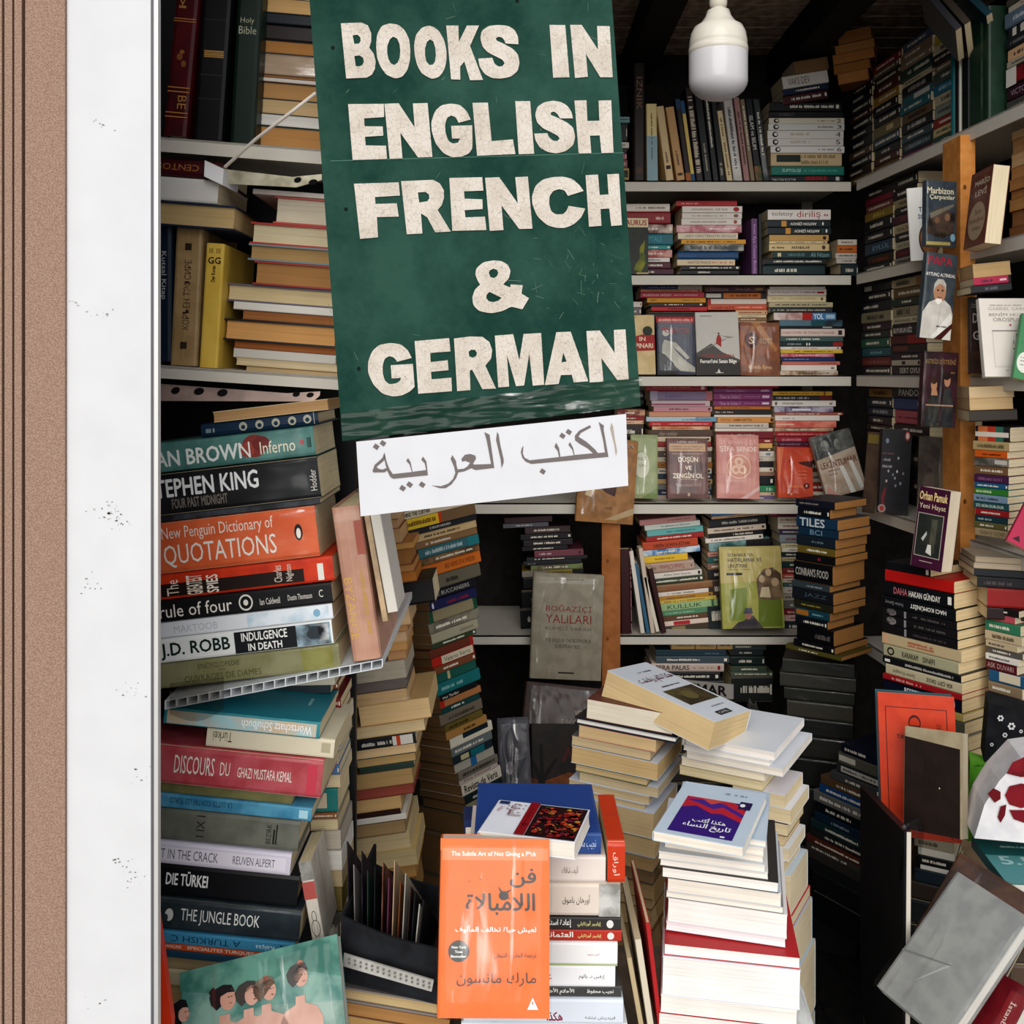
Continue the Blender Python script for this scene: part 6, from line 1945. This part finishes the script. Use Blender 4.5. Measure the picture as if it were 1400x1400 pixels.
S('bright striped pile on the fourth right shelf', 2.17, 1379, '''
584 1332 1379 2a2c2e |r .08,.36,0,1,c8784a|r .36,.6,0,1,b0402c|r .6,.82,0,1,3a6a5a|r 0,.97,.3,.62,d0c8bc
605 1330 1379 a8946c |s .1,.85,.3,.7,5a5236
618 1332 1376 c05c20 |s .2,.8,.35,.6,3a1c10
628 1331 1378 4e4a44~8a867c |r .6,.95,.3,.8,b8b4ac
640 1331 1376 74583e
652 1331 1378 4a2648 |s .1,.8,.3,.7,8a5a80
663 1331 1377 245a7c
671 1331 1377 3a7a36 |s .05,.5,.3,.7,c8d8b0
680 1331 1377 7a90a4
690 1330 1378 2a5456 |t .06,.86,.25,.75,c8d4cc,b:272 GÜN DUR-DUR
700 1333 1379 98242a
709 1332 1377 234048 |s .1,.5,.3,.6,a8b8b8
718 1331 1377 64603c
727 1333 1378 a08e70 |t .15,.9,.25,.75,5a4a34:SANA N YAZARI
738''', yaw=-57, W=.14, page='e4d2b0')
face('magenta cover leaning in front of the bright striped pile at the right edge', (1418, 655), (1470, 640), (1376, 738), 2.02, .014, 'a81c4a', lean=.03, front=[('p', [(.1, .06), (.3, .06), (.22, .14)], '3a0a1c')])
S('flat pile under the fourth right shelf', 2.12, 1390, '''
764 1334 1432 a09484 p|g a8987e
772 1332 1430 5a524a p|g b0a088
781 1332 1432 20242a n
791 1336 1432 1e1c20 |s .1,.5,.3,.6,5a5054
806 1350 1432 8e1c1e n|l broad red volume lying right of the corner pile
833 1350 1432 2a1618 n
850''', yaw=-10, lean=(.03, 0), W=.12)
S('second corner pile at the right edge', 2.1, 1392, '''
836 1348 1392 201e1e
846 1348 1386 b0525a
856 1346 1394 3a7a5c
871 1346 1396 b8a88c |s .2,.8,.3,.7,5a4a3a
884 1347 1390 b4a488
894 1348 1396 5c5854
903 1347 1392 d0ccc4
912 1346 1388 5c1c28 |t .05,.9,.25,.75,b89a94:ASK DUVARI
926 1350 1398 22587a |r .3,.9,.2,1,c8bea8
942 1350 1396 8a7860
957 1348 1390 2a2028 |s .3,.8,.3,.7,b0a8b0
976''', yaw=-57, W=.14, page='d8c8a8')
o = MB()
# ---- front corner pile
S('corner pile carrying the purple photo-cover book', 2.16, 1303, '''
783 1212 1272 17181c |r .9,.96,.2,.8,b8b4ac
795 1210 1304 b01f1c n|l bright red volume near the top of the corner pile on the right
812 1206 1303 15171b |t .16,.36,.25,.7,b06a70,b:DAHA|t .38,.82,.25,.72,d8d4cc,b:HAKAN GÜNDAY|r .92,.97,.25,.75,d8d4cc
834 1205 1306 16181c |t .05,.3,.3,.7,8a8a8a,r:Ferhan Şensoy|t .4,.88,.25,.75,d8d4cc,br:HACI KOMÜNİST
850 1206 1307 1c1a1c |e .12,.5,.07,.42,8a8284~3a3436|r .3,.33,.1,.9,8a8a8a|s .42,.85,.35,.6,5a5654
862 1206 1308 1e1b1d |e .12,.5,.07,.42,a8a0a0~3a3436|r .3,.33,.1,.9,8a8a8a|s .42,.85,.35,.6,5a5654
875 1206 1308 1c1a1c |r .3,.33,.1,.9,8a8a8a|s .42,.85,.35,.6,4a4644
888 1204 1312 b8a684 |r .02,.08,.1,.9,c8a080|s .34,.66,.5,.7,a85a48|s .34,.66,.28,.45,a85a48
905 1206 1308 a4a084 |e .1,.5,.05,.35,2a2824|e .1,.5,.03,.2,a4a084|t .26,.48,.25,.72,3a3a2c,b:KARARAM|t .54,.7,.25,.72,4a4a38,b:SINIFI
922 1206 1313 1a1b1f |s .3,.9,.3,.65,b0aca4|r .03,.1,.3,.7,d8d4cc
932 1210 1314 bcb296 |t .1,.4,.25,.7,3a342a,r:Samim Kocagöz|t .55,.88,.2,.75,2a241c,br:BİR ÇİFT ÖKÜZ
947 1207 1315 a02028 |s .1,.5,.3,.7,d8a8a0
955 1206 1313 15192c |t .28,.5,.25,.75,d8d8dc,b:BESPESE|e .9,.5,.02,.3,b8b8bc
974 1208 1316 b09c5c n
984 1210 1318 5a5a4c n
1002 1212 1322 8a8474 n
1022 1214 1322 6a5a3c n
1046 1214 1324 4a4438 n
1075 1214 1324 8a7a60 n
1100''', yaw=-56, W=.14, page='d8bf92')
cb = MB().box((.90, 2.17, 0.0), (1.09, 2.38, .632), mat('6e5a44~5e4c3a', 'matte')).build('cardboard_carton')
tag(cb, 'brown carton on the floor under the corner pile carrying the purple photo-cover book', 'carton')
face('dark purple standing book with a photo panel under a cream title', (1256, 664), (1300, 672), (1243, 772), 2.2, .042, '3e1830~4a1c38', turn=-.06, page='dccdb4',
     front=[('t', 'Orhan Pamuk', .08, .94, .84, .95, 'e0c890', 'b'), ('t', 'Yeni Hayat', .1, .92, .72, .8, 'd8c8a8'), ('r', .1, .9, .14, .68, 'a8a098'), ('r', .12, .88, .15, .67, '2c302c~3a3c36'), ('r', .54, .72, .2, .62, '44443c~5a584c'), ('p', [(.28, .36), (.42, .46), (.44, .42), (.34, .33)], 'b8b8b4'), ('p', [(.46, .2), (.64, .17), (.6, .3), (.5, .3)], 'd0ccc4'), ('r', .3, .7, .08, .09, 'b0a098')])
# covers propped below
face('orange-red booklet with a thin black frame and small emblem, propped on the corner pile', (1199, 946), (1304, 966), (1206, 1140), 1.98, .012, 'bc3a12~c4421a', lean=.05, turn=-.06, page='d8cfc0',
     front=[('r', .1, .9, .9, .905, '4a1408'), ('r', .1, .11, .02, .9, '4a1408'), ('r', .89, .9, .02, .9, '4a1408'), ('e', .48, .8, .08, .055, '4a1408'), ('e', .48, .795, .065, .042, 'bc3a12'), ('r', .41, .55, .745, .78, '4a1408'), ('t', '22', .76, .82, .77, .8, '4a1408'), ('t', 'TÜRK MÜZİĞİ KLASİKLERİ', .24, .84, .68, .72, '4a1408', 'b')])
face('teal-backed sheet showing just above the orange-red booklet', (1196, 942), (1300, 960), (1202, 1120), 2.005, .006, '2c5a64', lean=.05, turn=-.06, name='magazine', cat='magazine')
face('dark brown leather-bound book in a yellowed sleeve in front of the orange-red booklet', (1236, 992), (1316, 1002), (1234, 1132), 1.90, .03, '93876e~a0947c', lean=.05, turn=-.07, page='b8ab92',
     front=[('p', [(.02, .0), (.02, .9), (.96, .84), (.96, .0)], '2a1e1a~231915'), ('t', 'EKS', .36, .66, .58, .68, '1e1512'), ('t', 'OXILLO', .2, .72, .44, .54, '1e1512'), ('e', .62, .44, .01, .008, 'c8b898')])
# ---- pile on the floor by the right wall
S('slanting floor pile behind the dark portfolio', 2.62, 1120, '''
1004 1150 1204 1a2032
1017 1146 1206 5c5a50 |r .02,.4,.3,.8,c8c4b8
1032 1142 1206 34363a |r .1,.9,.2,.75,c0bcb4|s .14,.86,.35,.6,1a1a1c
1046 1136 1204 4a4a4c
1058 1122 1200 5c4630
1070 1120 1198 1c4a7a
1082 1112 1196 6a6a68
1098 1114 1194 141a22
1112 1112 1192 1a2e40 |s .3,.6,.3,.6,8a9aa0
1124 1108 1190 22383a
1136 1106 1186 2a2a2c
1148 1102 1182 5c2e22
1158 1102 1182 46403a
1168 1102 1184 3a3634 n
1180 1104 1186 222426 n
1196 1108 1190 1a1c1e n
1222 1110 1192 141618 n
1262''', yaw=-58, W=.16, page='8a8478')
# black plastic bags and wrapped bundles in the far right corner
def bag(label, c, r, col, seed, sq=(1, 1, 1)):
    bm = bmesh.new()
    bmesh.ops.create_icosphere(bm, subdivisions=5, radius=1.0)
    for v in bm.verts:
        p = v.co.copy()
        k = 1 + .22 * noise.noise(p * 1.6 + Vector((seed, 0, 0))) + .12 * abs(noise.noise(p * 4 + Vector((0, seed, 0)))) + .05 * noise.noise(p * 11)
        q = p * k
        q.z = max(q.z, -.72)
        v.co = Vector((q.x * r * sq[0], q.y * r * sq[1], (q.z + .72) * r * sq[2])) + Vector(c)
    me = bpy.data.meshes.new('plastic_bag')
    bm.to_mesh(me)
    bm.free()
    me.materials.append(mat(col, 'bag'))
    me.polygons.foreach_set('use_smooth', [True] * len(me.polygons))
    o = bpy.data.objects.new('plastic_bag', me)
    COL.objects.link(o)
    return tag(o, label, 'bag', 'dark plastic bags in the far right corner')
cb = MB().box((.0, 2.44, 0.0), (.26, 2.80, .455), mat('5e4c3a~4c3d2f', 'matte')).build('cardboard_carton')
tag(cb, 'dark brown carton on the floor below the black tree cover', 'carton')
bag('smoky grey plastic bag slumped beside the UMAR card', (.668, 2.80, 0.0), .066, '3a3936~282927', 21, (1, 1, 5.4))
bag('black plastic bag on the floor behind the mixed white pile', (.60, 2.40, 0.0), .105, '131516~1c1e20', 9, (.9, 1, 3.0))
S('wrapped bundle in the far right corner', 2.72, 1130, '''
905 1070 1168 3a3a36 wn
925 1066 1170 46443e wn
945 1072 1168 34342f wn
962 1076 1166 4a463e wn
985 1070 1166 2a2a28 wn
1010 1070 1166 34322e wn
1040 1070 1166 262624 wn
1080 1066 1170 2e2e2c n
1160 1066 1170 222222 n
1240 1066 1170 1c1c1c n
1306''', yaw=-20, W=.17, noun='magazine', page='4a463e')
S('floor bundle under the low pile', 2.95, 950, '''
982 890 1000 2a2826
1000 890 1000 1c1c1e
1030 888 1002 3a3632
1070 888 1002 222224
1120 888 1002 2c2a28
1180 888 1002 1c1c1c
1245''', W=.16, noun='magazine')
# ---- bottom right: bags, boxes, big leaning books
def leanface(label, q, d, T, col, front, lean, turn, **k):
    return face(label, q[0], q[1], q[2], d, T, col, front=front, lean=lean, turn=turn, **k)
m = MB()
pf = empty('portfolio_case', Matrix.Identity(4))
tag(pf, 'large thin black portfolio in clear plastic standing on the floor, seen edge-on', 'portfolio')
a, b, c_, d_ = P(1177, 1290, 1.93), P(1232, 1420, 1.68), P(1236, 1137, 1.68), P(1176, 1075, 1.93)
a.z = b.z = .005
MB().hexa([a, b, c_, d_], Vector((.012, .004, 0)), mat('15171b~1c1e22', 'cover')).build('board', pf)
m = MB()
e1 = (d_ - a).normalized()
m.hexa([b + Vector((.0035, -.001, 0)), b + Vector((.0105, -.001, 0)), c_ + Vector((.0105, -.001, 0)), c_ + Vector((.0035, -.001, 0))], Vector((0, .06, 0)) * 0 + Vector((0, -.002, 0)), mat('c8c0b4', 'matte'))
m.build('page_edge', pf)
m = MB()
h0 = b - a; v0 = d_ - a
draw(m, [('t', 'RUSSIA', .1, .5, .3, .46, '4a4a3c')], lambda u, v, h: tuple(a + h0 * u + v0 * v + Vector((-.0014 - h, -.001, 0))))
m.build('lettering', pf)
m = MB()
vs_ = []
for j in range(11):
    for i in range(7):
        u, v = i / 6, j / 10
        vs_.append(P(1232 + 28 * u + 3 * math.sin(v * 5), 1130 + 75 * v - 14 * u, 1.68 + .05 * u + .01 * noise.noise(Vector((u * 3, v * 5, 9)))))
m.add(vs_, [(j * 7 + i, (j + 1) * 7 + i, (j + 1) * 7 + i + 1, j * 7 + i + 1) for j in range(10) for i in range(6)], mat('c8ccd0', 'plastic'))
m.build('plastic_sleeve', pf, smooth=True)
S('low clutter pile beneath the sleeved leather book', 1.95, 1290, '''
1130 1228 1300 1f5a48
1141 1240 1296 c49a5c
1152 1250 1304 a09884 |s .1,.6,.3,.7,4a4438
1166 1255 1305 d0ccc0 n
1176 1252 1306 1a1c1e
1190 1258 1308 d4d0c8 n
1196 1250 1306 22303a n
1215 1240 1310 3a322c n
1240 1230 1312 24282a n
1275 1226 1314 1c1e20 n
1330 1226 1314 2a2624 n
1400 1226 1314 1c1c1c n
1500 1226 1314 202020 n
1620''', yaw=-30, W=.16)
face('large grey-white wrapped hardback tilted on its corner, bottom right', (1307, 1190), (1386, 1277), (1197, 1346), 1.62, .03, '8d8d8c~999996', lean=.06, turn=-.12, hard=True, wrap=True, page='d8d4cc', name='hardcover_book',
     front=[('p', [(.35, .2), (.36, .2), (.6, .42), (.58, .44)], 'a8a8a6'), ('p', [(.02, .3), (.6, .42), (.6, .43), (.02, .32)], '7a7a78')])
face('red wrapped book with Istanbul in white script, tilted at the bottom right', (1352, 1322), (1420, 1330), (1290, 1440), 1.55, .03, '6a1420~7a1c26', lean=.05, turn=-.06, wrap=True, page='d0c8bc',
     front=[('t', 'İstanbul Yaşıyor', .74, .86, .05, .75, 'd8c8c0', 'V'), ('r', .62, .98, .0, .9, '8a2a30'), ('t', 'İstanbul Yaşıyor', .7, .86, .1, .8, 'e0d0c8', 'V')])
face('brown wrapped volume leaning behind the large grey-white hardback', (1312, 1165), (1420, 1250), (1250, 1270), 1.69, .02, '3e2a20~5a3c2a', lean=.06, turn=-.1, wrap=True, page='b8a88c')
# carrier bag with red flowers
m = MB()
cbq = [P(1332, 1146, 1.80), P(1440, 1156, 1.757), P(1440, 1030, 1.757), P(1396, 1036, 1.775), P(1366, 1068, 1.787), P(1346, 1100, 1.795)]
def bagpanel(o_, fr_, items_):
    draw(o_, items_, fr_)
cbag = empty('carrier_bag', Matrix.Identity(4))
tag(cbag, 'white carrier bag with dark red petals at the right edge', 'bag')
m.prism(cbq, Vector((.02, .09, 0)), mat('cfcdd0~dcdadc', 'matte'))
recalc(m.build('bag_body', cbag))
m = MB()
def cbf(u, v, h):
    return tuple(P(1330 + 100 * u, 1150 - 125 * v, 1.7985 - .04 * u - h))
draw(m, [('p', [(.46, .74), (.54, .86), (.7, .92), (.9, .88), (1, .78), (.9, .72), (.66, .7)], '6a0f1c~821826'), ('p', [(.44, .5), (.5, .6), (.66, .63), (.9, .6), (1, .5), (.9, .4), (.66, .36), (.5, .4)], '6a0f1c~821826'), ('p', [(.2, .52), (.28, .58), (.38, .54), (.38, .46), (.3, .42)], '6a0f1c'), ('p', [(.38, .38), (.46, .4), (.44, .28), (.38, .2), (.34, .26)], '6a0f1c'), ('p', [(.5, .34), (.7, .34), (.8, .26), (.7, .2), (.56, .24)], '7a1424')], cbf)
m.build('petal_print', cbag)
gb = empty('carrier_bag', Matrix.Identity(4))
tag(gb, 'bright green paper bag marked 50 behind the red-petal carrier bag', 'bag')
MB().prism([P(1322, 1150, 1.99), P(1352, 1150, 1.96), P(1358, 1050, 1.97), P(1326, 1040, 2.0)], Vector((.02, .05, 0)), mat('5a9a30~6aae3a', 'print')).build('bag_body', gb)
m = MB()
q0, q1, q3 = P(1322, 1150, 1.988), P(1352, 1150, 1.958), P(1326, 1040, 1.998)
draw(m, [('t', '50', .3, .8, .55, .68, '2a3a1c', 'br'), ('s', .3, .8, .74, .77, '2a3a1c'), ('r', .05, .95, .72, .724, '3a6a20'), ('s', .2, .6, .93, .95, '2a3a1c')], lambda u, v, h: tuple(q0 + (q1 - q0) * u + (q3 - q0) * v + Vector((-.001, -.002 - h, 0))))
m.build('lettering', gb)
fb = empty('carrier_bag', Matrix.Identity(4))
tag(fb, 'black bag with small white flowers under the right wall shelf', 'bag')
MB().prism([P(1345, 1042, 2.0), P(1440, 1048, 1.9), P(1440, 985, 1.9), P(1352, 962, 2.0)], Vector((.03, .08, 0)), mat('15161a~202126', 'matte')).build('bag_body', fb)
m = MB()
for fx, fy, rr_ in ((1368, 982, 5), (1383, 993, 6), (1374, 1005, 4), (1393, 1018, 5), (1356, 1018, 3), (1396, 1000, 3)):
    dd = 2.0 - .1 * (fx - 1345) / 95 - .004
    for k in range(6):
        a = k * math.pi / 3
        cx, cy = fx + .6 * rr_ * math.cos(a), fy + .6 * rr_ * math.sin(a)
        m.add([P(cx + .3 * rr_ * math.cos(-t), cy + .3 * rr_ * math.sin(-t), dd) for t in [j * math.pi / 4 for j in range(8)]], [tuple(range(8))], mat('c8c8c8', 'print'))
m.build('flower_print', fb)
lying('teal paperback with pale block letters lying at the right edge', (1331, 1144), (1440, 1150), (1470, 1212), (1374, 1209), .70, .02, '2f6a6c',
      [('r', 0, 1, .62, 1, '1c5a5c'), ('r', 0, 1, 0, .6, '5c9294'), ('t', '5.5.5', .14, .9, .4, .58, 'a8c4c4', 'b'), ('s', .3, .9, .78, .82, 'a8c8c4')], page='d8d4c8')
S('support pile under the teal paperback', 1.715, 1400, '''
1222 1392 1470 c8beae n
1230 1396 1470 6a5a4c n
1262 1384 1470 4a4038
1320 1384 1470 5a4a3e
1400 1384 1470 3a342e
1500 1384 1470 4a3e36
1640 1384 1470 2e2a26
1774''', yaw=-4, W=.14)
